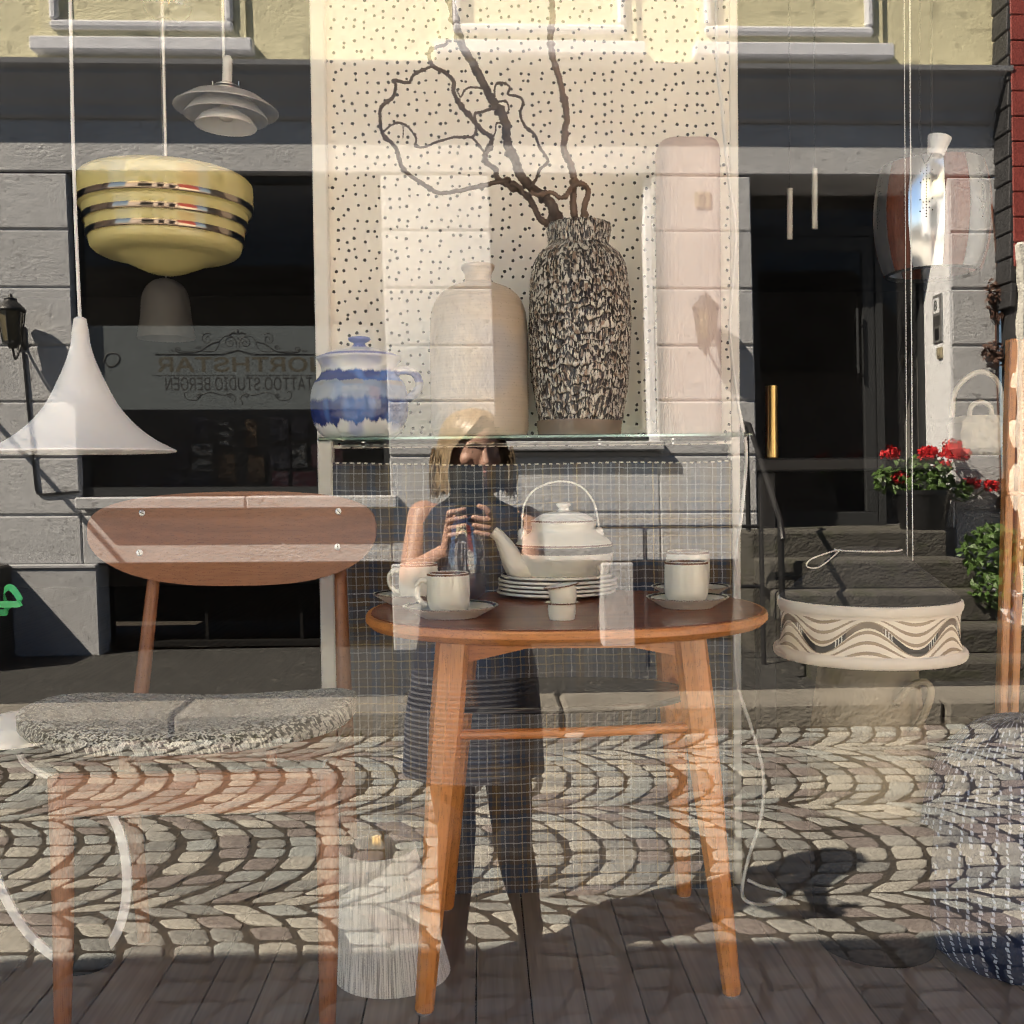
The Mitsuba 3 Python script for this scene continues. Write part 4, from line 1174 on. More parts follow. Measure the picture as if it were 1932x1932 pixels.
part(tb, 'lower_shelf', loft([np.stack([lx + p[:, 0] * f, ly + p[:, 1] * f, np.full(90, lz + z)], -1) for z, f in ((0, .97), (.003, 1), (.009, 1), (.012, .985))]), 'dark_shelf', 35)


# ---- crockery
def on_table(px, py_front, r):
    """Centre of a round foot of radius r whose front edge shows at row py_front on the table top."""
    df = .2185 * FPX / (py_front - 905 - 8)
    dc = df + r
    return pw(px, 1150, dc)[0], dc


def cup(label, px, x, y, z, rp, h, side=-1, grp=None):
    k = thing('cup', label, 'cup', grp)
    o = [(rp * .52, 0), (rp * .64, .001), (rp * .84, h * .07), (rp * .965, h * .21), (rp, h * .42), (rp, h * .7), (rp * .985, h * .97), (rp * .97, h), (rp * .93, h * .99), (rp * .93, h * .5), (rp * .86, h * .2), (rp * .5, h * .1), (0, h * .09)]
    part(k, 'body', moved(lathe(smooth_prof(o, 5), 48), x, y, z), 'cream_glaze', 60)
    part(k, 'rim', moved(lathe([(rp * .925, h * .93), (rp * .927, h * 1.006), (rp * .95, h * 1.014), (rp * .985, h * 1.006), (rp * .992, h * .965)], 48), x, y, z), 'brown_glaze', 60)
    if side:
        hp_ = [(rp * .97, h * .82), (rp * 1.25, h * .84), (rp * 1.48, h * .66), (rp * 1.42, h * .40), (rp * 1.15, h * .24), (rp * .98, h * .24)]
        part(k, 'handle', tube([(x + side * a, y - .004, z + b) for a, b in hp_], [.0050, .0042, .0040, .0040, .0042, .005], n=10), 'cream_glaze', True)
    return k


def saucer(label, x, y, z, r, name='saucer', h=.018, grp=None):
    k = thing(name, label, name, grp)
    if name == 'plate':
        part(k, 'body', moved(lathe([(0, .002), (r * .62, .002), (r * .64, 0), (r * .67, .001), (r * .86, .0045), (r * .985, .0066), (r, .0076), (r, .0108), (r * .99, .0118), (r * .84, .0088), (r * .66, .0045), (0, .004)], 72), x, y, z), 'cream_glaze', 50)
        part(k, 'rim', moved(lathe([(r * .90, .0104), (r * .945, .0113), (r * .968, .0119)], 64), x, y, z + .0004), 'black_glaze', 60)
        return k
    part(k, 'body', moved(lathe(smooth_prof([(0, .002), (r * .56, .002), (r * .58, 0), (r * .62, .001), (r * .80, h * .5), (r * .985, h * .90), (r, h * .98), (r * .985, h), (r * .8, h * .70), (r * .6, h * .36), (0, h * .30)], 4), 64), x, y, z), 'cream_glaze', 60)
    part(k, 'rim', moved(lathe([(r * .90, h * .880), (r * .93, h * .935), (r * .955, h * .985)], 64), x, y, z + .0006), 'black_glaze', 60)
    part(k, 'rim', moved(lathe([(r * .992, h * .90), (r * 1.004, h * .96), (r * 1.0, h * 1.01)], 64), x, y, z + .0002), 'brown_glaze', 60)
    return k


x, y = on_table(850, 1178, .048)
saucer('cream saucer with black rim line at the front left of the table', x, y, TABLE + .0006, .0765)
cup('cream cup nearest the window at the left, handle to the left, on its saucer', 846, pw(846, 1120, y)[0], y, TABLE + .0075, 40.5 * S(y), .062)
x, y = on_table(775, 1152, .045)
y += .02
saucer('saucer at the far left of the table, partly behind the front cup', x, y, TABLE + .0006, .068)
cup('cream cup at the far left of the table behind the nearest cup', 790, pw(790, 1120, y)[0], y, TABLE + .0075, 35 * S(y) + .002, .062)
x, y = on_table(1297, 1166, .042)
saucer('front saucer at the right end of the table', x, y, TABLE + .0006, .0685)
cup('cream coffee cup at the right end of the table, in front', 1295, pw(1295, 1120, y)[0], y, TABLE + .0075, 41.5 * S(y), .069, 0)
y2 = 1.94
x2 = pw(1303, 1120, y2)[0]
saucer('rear saucer at the right end of the table', x2, y2, TABLE + .0006, .072)
cup('cream coffee cup behind the front one at the right end of the table', 1300, pw(1298, 1100, y2)[0], y2, TABLE + .0075, 41 * S(y2), .074, 0)
px_, py_ = pw(1052, 1120, 1.985)[0], 1.985
for q in range(5):
    r_ = .112 if q < 4 else .105
    nm = ('lowest', 'second', 'third', 'fourth', 'top')[q]
    saucer(f'cream plate with dark rim line, {nm} of the stack under the teapot', px_ + rng.normal(0, .001), py_, TABLE + .0006 + q * .0074, r_, 'plate', .012)
zt = TABLE + .0006 + 4 * .0074 + .009
s_ = S(1.985)
tp = thing('teapot', 'white and cream teapot with dark band and wire handle on the stack of plates', 'teapot')
TX = pw(1064, 1050, 1.985)[0]
L = lambda prof: moved(lathe(smooth_prof([(r * s_, zt - .006 + (1094 - y) * s_) for r, y in prof], 5), 64), TX, 1.985, 0)
part(tp, 'body', L([(60, 1097), (74, 1095), (86, 1078), (92, 1058), (93.4, 1044), (93, 1036), (90, 1028), (80, 1018), (64, 1008), (60, 1000), (61, 992), (60, 986), (54, 985), (52, 995), (54, 1010)]), 'cream_glaze', 50)
part(tp, 'band', L([(93.2, 1046), (93.9, 1044), (93.9, 1035), (92.6, 1033)]), 'black_glaze', 50)
part(tp, 'band', L([(92.4, 1032), (91.6, 1030), (90.9, 1029)]), 'brown_glaze', 50)
lid = part(tp, 'lid', L([(58, 990), (62, 988), (62, 985), (57, 983), (46, 976), (30, 970), (16, 968), (11, 966), (9, 962), (13, 958), (13, 954), (7, 952), (0, 952)]), 'white_glaze', 50)
part(lid, 'line', L([(62.4, 987.5), (62.9, 986.5), (62.4, 985)]), 'brown_glaze', 50)
part(tp, 'spout', tube([(p := pw(x, y, 1.955)) for x, y in ((1004, 1076), (978, 1070), (963, 1047), (951, 1026), (942, 1012), (930, 1003))], [.022, .0245, .0195, .0145, .0115, .0110], n=18), 'cream_glaze', True)
part(tp, 'handle', tube([pw(x, y, 1.985) for x, y in ((985, 1008), (985, 985), (990, 950), (1012, 922), (1056, 908), (1096, 918), (1120, 948), (1128, 980), (1130, 1004))], .0019, n=8), 'white_glaze', True)
for xx, yy in ((985, 1006), (1130, 1003)):
    c_ = pw(xx, yy, 1.985)
    part(tp, 'lug', cat(moved(lathe(smooth_prof([(0, -.016), (.008, -.015), (.0085, 0), (.005, .008), (0, .009)], 3), 16), c_[0], c_[1], c_[2])), 'white_glaze', 50)


def egg_cup(label, px, py, d, tilt):
    k = thing('egg_cup', label, 'egg cup')
    s = S(d)
    c_ = pw(px, py, d)
    P_ = lambda prof: moved(turned(lathe(smooth_prof([(r * s, -y * s) for r, y in prof], 4), 40), [0, 1, 0], tilt), *c_)
    part(k, 'body', P_([(14, 40), (19, 39), (24, 30), (26.5, 16), (26.5, 4), (30, 2.5), (34, 1.5), (34, 0), (30, 0), (24, 3), (22, 18), (14, 34), (0, 35)]), 'cream_glaze', 50)
    part(k, 'rim', P_([(34.2, 1.5), (35, .8), (34.2, -.3), (31, -.4)]), 'brown_glaze', 50)


d_ = 1.645
egg_cup('upright cream egg cup with dark rim, standing on the table', 1060, 1136, d_, 0)
egg_cup('tilted cream egg cup stacked on the upright one', 1059, 1104, d_, -9)

sv = thing('smoky_glass_vase', 'smoky grey purple glass vase with thick clear base behind the cups', 'vase')
d_ = 1.93
sy = lambda prof, n=56: lathe_px(872, prof, d_, k=6, n=n, base=(1128, TABLE + .0005))
part(sv, 'body', sy([(26, 1090), (40, 1076), (46, 1050), (46, 1020), (42, 985), (34, 950), (28, 936), (27, 932)]), 'smoke_glass', True)
part(sv, 'base', sy([(0, 1127.9), (34, 1127.9), (40, 1122), (45, 1104), (44, 1088), (37, 1080), (22, 1094), (0, 1098)]), 'clear_glass', True)

# ---- chair
ch = thing('dining_chair', 'teak dining chair with floating tweed seat and oval backrest at the left', 'chair')
DB = 1.95
t = np.linspace(0, 2 * np.pi, 120, endpoint=False)
e = 2.55
ox = 261 * np.sign(np.cos(t)) * np.abs(np.cos(t)) ** (2 / e)
oy = np.where(np.sin(t) > 0, -76 * np.abs(np.sin(t)) ** (2 / 3.4), 101 * np.abs(np.sin(t)) ** (2 / 2.0))
m = extrude(Polygon(np.stack([(451 + ox - 451) * S(DB), -(oy + 1004 - 1004) * S(DB)], 1)), .017).subdivide_to_size(.03)
cc = pw(451, 1004, DB)
v = np.array(m.vertices)
m.vertices = np.stack([cc[0] + v[:, 0], DB - v[:, 2] - .9 * v[:, 0] ** 2 + .02, cc[2] + v[:, 1]], 1)
m.fix_normals()
part(ch, 'backrest', m, 'teak_x', 40)
for x, y in ((275, 967), (643, 964), (271, 1041), (641, 1030)):
    p_ = pw(x, y, DB)
    yy = DB - .017 - .9 * (p_[0] - cc[0]) ** 2 + .02
    sc = part(ch, 'screw', moved(turned(lathe([(0.006, 0), (.006, .0008), (.0045, .0016), (0, .002)], 20), [1, 0, 0], 90), p_[0], yy, p_[2]), 'steel', 30)
    part(sc, 'slot', turned(box(p_[0] - .005, p_[0] + .005, yy - .0024, yy - .0012, p_[2] - .0006, p_[2] + .0006), [0, 1, 0], rng.uniform(0, 90), tuple([p_[0], yy, p_[2]])), 'ink')
for xa, xb in ((290, 248), (640, 655)):
    a, b = pw(xa, 1060, DB + .01), pw(xb, 1480, DB - .05)
    c_ = b.copy(); c_[1] += .05; c_[2] = FLOOR
    a[1] += .012
    part(ch, 'rear_leg', tube([a, (a + b) / 2, b, (b + c_) / 2, c_], [.011, .0135, .015, .014, .012], n=10, k=4), 'teak_z', True)
# seat
rings = []
sc_ = pw(368, 1365, 1.755)
p = superpoly(1, 1, 2.6, 120)
for z, f in [(-.026, .88), (-.022, .955), (-.008, .995), (.006, 1.0), (.016, .985), (.024, .94), (.029, .84), (.031, .6), (.031, .3), (.031, .05)]:
    X_, Y_ = p[:, 0] * .265 * f, p[:, 1] * .205 * f
    w_ = 1 + .10 * (p[:, 1] < 0)
    dip = .55 * X_ ** 2 * (1 if z > 0 else .6) - .03 * (Y_ / .2) * (1.0) * 0.55
    rings.append(np.stack([sc_[0] + X_, 1.755 + Y_, EYE - .390 + z * .74 + dip * .7 - .004], -1))
part(ch, 'seat', loft(rings), 'tweed', True)
fl_, fr_ = pw(103, 1485, 1.62), pw(632, 1485, 1.62)
za, zb = EYE - .437, EYE - .500
part(ch, 'seat_rail', box(fl_[0], fr_[0], 1.60, 1.622, zb, za, .004), 'teak_x')
part(ch, 'seat_rail', box(fl_[0] + .03, fr_[0] - .03, 1.90, 1.92, zb, za, .004), 'teak_x')
for x in (fl_[0] + .012, fr_[0] - .012):
    part(ch, 'seat_rail', box(x - .009, x + .009, 1.6225, 1.899, zb + .006, za - .004, .003), 'teak_x')
    part(ch, 'front_leg', tube([(x, 1.612, za - .004), (x, 1.611, (za + FLOOR) / 2), (x - .004, 1.606, FLOOR)], [.0185, .0165, .0125], n=10, k=4), 'teak_z', True)
for x in (fl_[0] + .10, fr_[0] - .10):
    for yy in (1.64, 1.88):
        part(ch, 'spacer', moved(lathe([(0, 0), (.009, 0), (.009, .026), (0, .026)], 16), x, yy, za - .001), 'teak_z', 30)

# ---- hanging lamps
def cord(px, py0, d, z1=2.955, r=.0024, px1=None):
    p_ = pw(px, py0, d)
    return tube([(p_[0], d, p_[2]), (p_[0] + (0 if px1 is None else px1), d, z1)], r, n=6, k=1)


d = 2.12
yl = thing('pendant_lamp', 'yellow stepped glass pendant lamp with three dark mirrored bands', 'lamp')
YC = pw(314, 420, d)
s = S(d)
tilt = 0.6
def YT(prof, k=5, n=80):
    return moved(turned(lathe(smooth_prof([(r * s, -y * s) for r, y in prof], k), n), [0, 1, 0], tilt), *YC)
part(yl, 'shade', YT([(2, 98), (30, 93), (62, 80), (84, 70), (96, 66), (118, 62), (132, 53), (136, 42), (136, 36), (140, 33), (141, 20), (141, 8), (146, 4), (147, -8), (147, -18), (153, -22), (157, -30), (157, -64), (154, -74), (140, -82), (90, -92), (70, -100), (40, -108), (2, -110)]), 'yellow_glass', 55)
for r_, y_, in ((157.6, -27), (147.8, 3), (141.6, 31)):
    part(yl, 'band', YT([(r_ - 3.2, y_ + 5.5), (r_ - .6, y_ + 4.5), (r_, y_ - 2), (r_ - .2, y_ - 5)], 3), 'mirror_band', True)
part(yl, 'cord', cord(313, 312, d, r=.0030), 'cable_white', 40)
part(yl, 'cap', YT([(9, -107), (9, -114), (5, -119), (0.1, -120)], 2, 24), 'white_plastic', 40)

d = 1.75
wl = thing('pendant_lamp', 'white trumpet shaped pendant lamp hanging on a white cord at far left', 'lamp')
WC = pw(157, 846, d)
s = S(d)
part(wl, 'shade', moved(lathe(smooth_prof([(r * s, -y * s) for r, y in [(164, 8), (166, 6), (164, 3), (150, -4), (120, -22), (88, -50), (62, -84), (42, -124), (27, -160), (18, -190), (15, -212), (13, -213), (13, -208), (16, -190), (25, -160), (40, -122), (60, -82), (86, -48), (118, -19), (148, -1), (162, 6)]], 5), 90), *WC), 'white_plastic', 60)
part(wl, 'cap', moved(lathe([(16 * s, 211 * s), (11 * s, 240 * s), (7 * s, 243 * s), (0, 243 * s)], 28), *WC), 'cable_white', 40)
part(wl, 'cord', tube([(WC[0], d, WC[2] + .20), (WC[0] - .004, d, WC[2] + .45), (WC[0] - .003, d, WC[2] + .75), (WC[0], d, 2.955)], .0030, n=8, k=4), 'cable_white', 40)

d = 2.25
ml = thing('pendant_lamp', 'small grey metal pendant lamp of three stacked discs', 'lamp')
MC = pw(427, 215, d)
s = S(d)
MT = lambda prof, n=64: moved(turned(lathe([(r * s, -y * s) for r, y in prof], n), [0, 1, 0], 2.5), *MC)
def disc(r0, y0, r1, y1, t=1.6):
    return [(r0, y0), ((r0 * .4 + r1 * .6), y0 * .55 + y1 * .45 - 1.5), (r1, y1), (r1, y1 + t), ((r0 * .4 + r1 * .6), y0 * .55 + y1 * .45 - 1.5 + t), (r0, y0 + t)]
part(ml, 'disc', MT(disc(24, -42, 95, -8)), 'disc_grey', 40)
part(ml, 'disc', MT(disc(40, -26, 76, 6)), 'disc_grey', 40)
part(ml, 'disc', MT(disc(30, -2, 56, 22)), 'white_plastic', 40)
part(ml, 'bulb', MT([(0, 14), (10, 12), (17, 4), (17, -4), (10, -16), (8, -26), (0, -26)], 24), 'white_glaze', 60)
part(ml, 'stem', MT([(0, -46), (9, -46), (9, -100), (5, -106), (0, -106)], 24), 'white_plastic', 40)
part(ml, 'gallery', MT([(26, -42), (26, -44), (2, -60), (2, -62), (24, -50), (24, -48)], 32), 'steel', 40)
for q in (0, 180):
    part(ml, 'bracket', moved(turned(tube([(24 * s, 0, 60 * s), (24 * s, 0, 40 * s)], .0014, n=5, k=1), [0, 0, 1], q), *MC), 'steel')
part(ml, 'cord', cord(422, 112, d, r=.0028), 'cable_white', 40)

d = 2.0
bl = thing('bulb_lamp', 'clear glass bulb lamp hanging at the top edge above the yellow lamp', 'lamp')
BC = pw(316, -6, d)
s = S(d)
part(bl, 'globe', moved(lathe(smooth_prof([(0.1, -52 * s), (20 * s, -47 * s), (38 * s, -28 * s), (44 * s, 0), (38 * s, 26 * s), (22 * s, 46 * s), (15 * s, 60 * s)], 5), 40), *BC), 'thin_glass', True)
part(bl, 'socket', moved(lathe([(0, 58 * s), (17 * s, 58 * s), (17 * s, 100 * s), (6 * s, 108 * s), (0, 108 * s)], 24), *BC), 'frame_black', 40)
part(bl, 'filament', moved(tube([(-.012, 0, .03), (-.010, 0, -.012), (-.004, .004, .02), (.003, -.004, -.014), (.010, 0, .02), (.012, 0, -.01)], .0012, n=5), *BC), 'brass')
part(bl, 'cord', cord(316, -110, d, r=.0026), 'frame_black')

gl = thing('pendant_lamp', 'grey bell shaped pendant lamp in the shadow below the yellow lamp', 'lamp')
GC = pw(313, 590, 3.6)
s = S(3.6)
part(gl, 'shade', moved(lathe(smooth_prof([(r * s, -y * s) for r, y in [(52, 48), (52, 44), (46, 10), (42, -30), (30, -52), (12, -62), (0.1, -63)]], 4), 48), *GC), 'dull_metal', 50)
part(gl, 'cord', cord(313, 528, 3.6, r=.002), 'string')

# slatted lamp at right
d = 2.15
sl = thing('slatted_lamp', 'barrel lamp of alternating dark wood and perforated polished metal slats at upper right', 'lamp')
SC = pw(1758, 408, d)
s = S(d)
R0 = 106 * s
h0 = 98 * s
mat('perforated', lambda p, n, uv: mix(C(.78, .78, .77), C(.02, .02, .02), m_holes(p)), 0.16, metal=0.9)


def m_holes(p):
    """Star pattern of round holes down the middle of a metal slat."""
    ang = dr.atan2(p.x - SC[0], -(p.y - SC[1])) + math.radians(28.4)
    w = math.pi / 3
    u = (ang - dr.floor(ang / w + 0.5) * w) * R0 / .0056
    t = (p.z - SC[2] - 24 * S(2.15)) / .0056
    cu, ct = dr.floor(u + .5), dr.floor(t + .5)
    dist = dr.sqrt(dr.square(u - cu) + dr.square(t - ct))
    k = dr.abs(dr.abs(ct) - 5.0)                 # two stars, five rows above and below the middle
    on = (dr.abs(cu) < .5) | ((dr.abs(dr.abs(cu) - k) < .5) & (dr.abs(cu) < 2.5))
    return dr.select(on & (dr.abs(t) < 9.5), 1 - smoothstep(.20, .32, dist), mi.Float(0))


for q in range(12):
    a0 = math.radians(-90 - 28.4 - 17 + 60 * (q // 2) + (34.5 if q % 2 else 0))
    a1 = a0 + math.radians(25 if q % 2 else 34)
    zz = np.linspace(-h0 * 1.1, h0 * 0.95, 15)
    aa = np.linspace(a0, a1, 6)
    def pt(a, z, dr_): 
        rr = (R0 + dr_) * math.sqrt(max(.02, 1 - (z / (h0 * 1.9)) ** 2))
        return (SC[0] + rr * math.cos(a), SC[1] + rr * math.sin(a), SC[2] + z)
    rings = [[pt(a, z, 0) for a in aa] + [pt(a, z, -.002) for a in aa[::-1]] for z in zz]
    part(sl, 'slat', loft(rings), 'rosewood' if q % 2 else 'perforated', 40)
for z in (-h0 * 1.1, h0 * .95):
    rr = R0 * math.sqrt(1 - (z / (h0 * 1.9)) ** 2) - .003
    part(sl, 'ring', moved(lathe([(rr - .004, -.004), (rr, -.004), (rr, .004), (rr - .004, .004), (rr - .004, -.004)], 48), SC[0], SC[1], SC[2] + z), 'frame_black')
part(sl, 'cord', cord(1758, 340, d), 'frame_black')

# small things hanging at the right
for px, y0, y1, dd, lab in ((1490, 356, 452, 2.5, 'slim white glass tube hanging in the dark, lower of two beside the door reflection'), (1537, 318, 432, 2.5, 'slim white glass tube hanging in the dark, upper of two beside the door reflection')):
    k = thing('tube_lamp', lab, 'lamp')
    a, b = pw(px, y0, dd), pw(px, y1, dd)
    part(k, 'tube', tube([a, b], .0068, n=10, k=1), 'white_plastic', 40)
    part(k, 'wire', tube([a, (a[0], a[1], 2.955)], .0008, n=4, k=1), 'frame_black')
ws = thing('small_lamp_shade', 'small white tapered lamp shade high on the right', 'lamp shade')
c_ = pw(1769, 276, 2.0)
s = S(2.0)
part(ws, 'shade', turned(moved(lathe([(15 * s, -18 * s), (22 * s, 17 * s), (21 * s, 17 * s), (14 * s, -18 * s)], 30), *c_), [0, 1, 0], 14, tuple(c_)), 'white_plastic', 40)
part(ws, 'arm', tube([c_ + [-.005, 0, -.004], c_ + [-.03, 0, -.02], c_ + [-.034, .0, .2], (c_[0] - .03, c_[1], 2.955)], .0010, n=6, k=4), 'frame_black')
for px, y0, y1, dd, nm in ((1722, 330, 1128, 1.85, 0),):
    pass

# ---- wavy shade hanging low at right
d = 1.85
WS = pw(1638, 1190, d)
s = S(d)
zroll0 = pw(1638, 1228, d)[2]
WAVE = np.array([WS[0], d, zroll0 + .012])
wp = thing('wave_band_lamp', 'broad lamp shade with cream band of wavy pattern and dark sloping top at right', 'lamp')
mat('wave_print', m_wave, 0.6)
T_ = lambda prof, n=80, k=3: moved(lathe(smooth_prof(prof, k) if k > 1 else prof, n), WS[0], d, zroll0)
r1 = 172 * s
part(wp, 'band', T_([(r1 * .985, .010), (r1 * .955, .022), (r1 * .945, .040), (r1 * .945, .058), (r1 * .955, .072), (r1 * .965, .078)]), 'wave_print', True)
mat('shade_cream', lambda p, n, uv: C(.74, .66, .54) * (.93 + .1 * N(p, 30, 2)), .6)
part(wp, 'roll', T_([(r1 * .90, -.006), (r1 * 1.0, -.007), (r1 * 1.028, -.001), (r1 * 1.03, .006), (r1 * 1.0, .012), (r1 * .97, .0125)]), 'shade_cream', True)
part(wp, 'roll', T_([(r1 * .95, .077), (r1 * .975, .079), (r1 * .985, .086), (r1 * .975, .094), (r1 * .95, .096)]), 'shade_cream', True)
part(wp, 'top', T_([(r1 * .955, .095), (r1 * .95, .099), (62 * s, .175), (60 * s, .182), (55 * s, .182), (.1 * s, .180)], 80, 1), 'dark_fabric', 30)
ring = [(WS[0] + 61 * s * math.cos(a), d + 61 * s * math.sin(a), zroll0 + .180) for a in np.linspace(0, 2 * math.pi, 25)]
c_ = np.array([WS[0] - 58 * s, d - .012, zroll0 + .181])
lp = [c_, c_ + [-.022, -.006, -.004], c_ + [-.058, -.02, -.014], c_ + [-.066, -.02, -.026], c_ + [-.045, -.014, -.030], c_ + [-.018, -.006, -.014], c_]
part(wp, 'string', cat(tube(ring, .0014, n=5, k=1), tube(lp, .0013, n=5, k=4)), 'string')
part(wp, 'cord', cat(tube([(WS[0] + .080, d, zroll0 + .12), (WS[0] + .072, d, 2.955)], .0010, n=6, k=1), tube([(WS[0] + .070, d, zroll0 + .14), (WS[0] + .062, d, 2.955)], .0006, n=6, k=1)), 'cable_white')

# ---- tall floor vase below it
fv = thing('floor_vase', 'tall tapering tan floor vase with looped handle under the wavy shade', 'vase')
FX = pw(1637, 1550, 1.90)[0]
s = S(1.90)
zb_ = FLOOR + .235
part(fv, 'body', moved(lathe(smooth_prof([(112 * s, .0), (113 * s, .02), (108 * s, .12), (96 * s, .22), (86 * s, .30), (78 * s, .345), (70 * s, .345), (78 * s, .28)], 4), 56), FX, 1.90, zb_), 'clay_tan', 50)
hh = [pw(x, y, 1.80) for x, y in ((1690, 1330), (1712, 1300), (1742, 1286), (1757, 1305), (1745, 1345), (1722, 1385))]
part(fv, 'handle', tube(hh, .0062, n=10), 'clay_tan', True)
bk = thing('dark_basket', 'dark woven round basket standing on the floor at right under the tan vase', 'basket')
m = lathe(smooth_prof([(0.1, .0), (100 * s, .0), (106 * s, .006), (116 * s, .09), (120 * s, .16), (121 * s, .225), (122 * s, .233), (116 * s, .233), (114 * s, .2)], 10), 120)
v = np.array(m.vertices)
a = np.arctan2(v[:, 1], v[:, 0])
w_ = 1 + .008 * np.sign(np.sin(a * 30)) * np.sin(v[:, 2] * 520)
m.vertices = np.stack([v[:, 0] * w_, v[:, 1] * w_, v[:, 2]], 1)
part(bk, 'body', moved(m, FX, 1.86, FLOOR + .0005), 'basket_dark', 50)
part(bk, 'lid', moved(lathe([(0, .2332), (119 * s, .2332), (119 * s, .2348), (0, .2348)], 48), FX, 1.86, FLOOR), 'basket_dark', 30)

# ---- blue pouf
POUF = np.array([pw(1935, 1650, 1.78)[0], 1.80, FLOOR])
mat('indigo_cloth', m_pouf, 0.95, spec=.1)
prof = [(0.09, 0.0), (.135, .006), (.168, .06), (.180, .13), (.176, .20), (.158, .28), (.125, .35), (.080, .398), (.035, .418), (.0005, .42)]
m = lathe(smooth_prof(prof, 8), 120)
v = np.array(m.vertices)
a = np.arctan2(v[:, 1], v[:, 0])
f_ = 1 + .016 * np.sin(a * 17) + .05 * (meshkit.fbm(np.stack([np.cos(a) * 2, np.sin(a) * 2, v[:, 2] * 6], 1), 3) - .5)
m.vertices = np.stack([v[:, 0] * f_, v[:, 1] * f_, v[:, 2]], 1)
single('indigo_pouf', moved(m, *POUF), 'indigo_cloth', 'dark indigo pouf with rows of white dashes at the lower right corner', 'pouf', True)

# ---- wooden posts, bag, brass vase, back table
es = thing('wooden_stand', 'stand of two slender reddish wooden posts at the right edge', 'stand')
for xa, xb in ((1909, 1887), (1933, 1908)):
    a, b = pw(xa, 640, 2.02), pw(xb, 1400, 2.02)
    c_ = b + (b - a) * ((b[2] - FLOOR) / (a[2] - b[2]))
    part(es, 'post', box(-.0080, .0080, -.011, .011, 0, 1, .002).copy().apply_transform(np.array([[1, 0, (a - c_)[0], c_[0]], [0, 1, (a - c_)[1], c_[1]], [0, 0, (a - c_)[2], c_[2]], [0, 0, 0, 1.0]])), 'oak_z')
a = pw(1918, 931, 2.005)
part(es, 'crossbar', box(a[0] - .02, a[0] + .03, a[1] - .004, a[1] + .004, a[2] - .004, a[2] + .004, .001), 'oak_x')

bg = thing('quilted_bag', 'pale quilted handbag with small arched handle on the back table at right', 'bag')
c_ = pw(1850, 822, 2.6)
s = S(2.6)
m = box(-50 * s, 50 * s, -.05, .05, -38 * s, 38 * s, .018).subdivide_to_size(.008)
v = np.array(m.vertices)
qx, qz = v[:, 0] / .034, v[:, 2] / .05
v[:, 1] += np.where(v[:, 1] < 0, -1, 1) * .009 * np.abs(np.sin(np.pi * (qx + qz)) * np.sin(np.pi * (qx - qz)))
m.vertices = v
part(bg, 'body', moved(m, *c_), 'bag_weave', 40)
part(bg, 'handle', tube([c_ + np.array([x * s, 0, z * s]) for x, z in ((-22, 36), (-18, 56), (0, 64), (18, 56), (22, 36))], .006, n=8), 'bag_weave', True)
part(bg, 'strap', tube([c_ + np.array([x * s, .02, z * s]) for x, z in ((-48, 36), (-40, 90), (0, 122), (34, 112), (48, 80), (50, 36))], .0065, n=8), 'bag_weave', True)
bt = thing('back_table', 'dark table in the shadow at the back of the shop', 'table')
zt_ = c_[2] - 38 * s - .004
part(bt, 'top', box(.62, 1.75, 2.42, 2.95, zt_ - .03, zt_, .004), 'frame_dark')
for x in (.67, 1.70):
    for y in (2.47, 2.90):
        part(bt, 'leg', box(x - .02, x + .02, y - .02, y + .02, FLOOR, zt_ - .031, .003), 'frame_dark')
c_ = pw(1456, 838, 2.52)
s = S(2.52)
single('brass_vase', moved(lathe([(0, 0), (11 * s, 0), (13 * s, .004), (11.5 * s, 70 * s), (11.5 * s, 138 * s), (10.5 * s, 138 * s), (10 * s, 60 * s), (0, 50 * s)], 40), c_[0], 2.52, zt_ + .0005), 'brass', 'slim brass cylinder vase gleaming in the dark beside the shelf', 'vase', 40)
a, b = pw(1500, 790, 2.6), pw(1748, 640, 2.6)

# ---- conical lamp shade on the floor
CONE = pw(742, 1780, 1.80); CONE = np.array([CONE[0] - .002, 1.80, FLOOR])
mat('linen', m_linen, .9, spec=.15)
cn = thing('cone_lamp', 'grey white streaked linen cone lamp with brass neck on the floor beside the table leg', 'lamp')
s = S(1.80)
rb, rt, hc_ = 110 * s, 72 * s, .215
rings = []
for z, r_ in ((0, rb), (hc_, rt)):
    t_ = np.linspace(0, 2 * np.pi, 72, endpoint=False)
    rings.append((z, r_))
sh_ = lathe([(rb - .002, .001), (rb, 0), (rt, hc_), (rt - .0015, hc_), (rb - .0025, .002)], 96)
v = np.array(sh_.vertices)
v[:, 0] += -.022 * v[:, 2] / hc_
sh_.vertices = v
part(cn, 'shade', moved(sh_, *CONE), 'linen', 40)
part(cn, 'neck', moved(lathe([(0, .14), (19 * s, .14), (15 * s, .236), (12 * s, .240), (0, .240)], 36), CONE[0] - .024, CONE[1], FLOOR), 'brass', 40)
part(cn, 'base', moved(lathe([(0, .0005), (.06, .0005), (.06, .012), (.01, .016), (.01, .14), (0, .14)], 32), CONE[0] - .010, CONE[1], FLOOR), 'frame_black', 40)

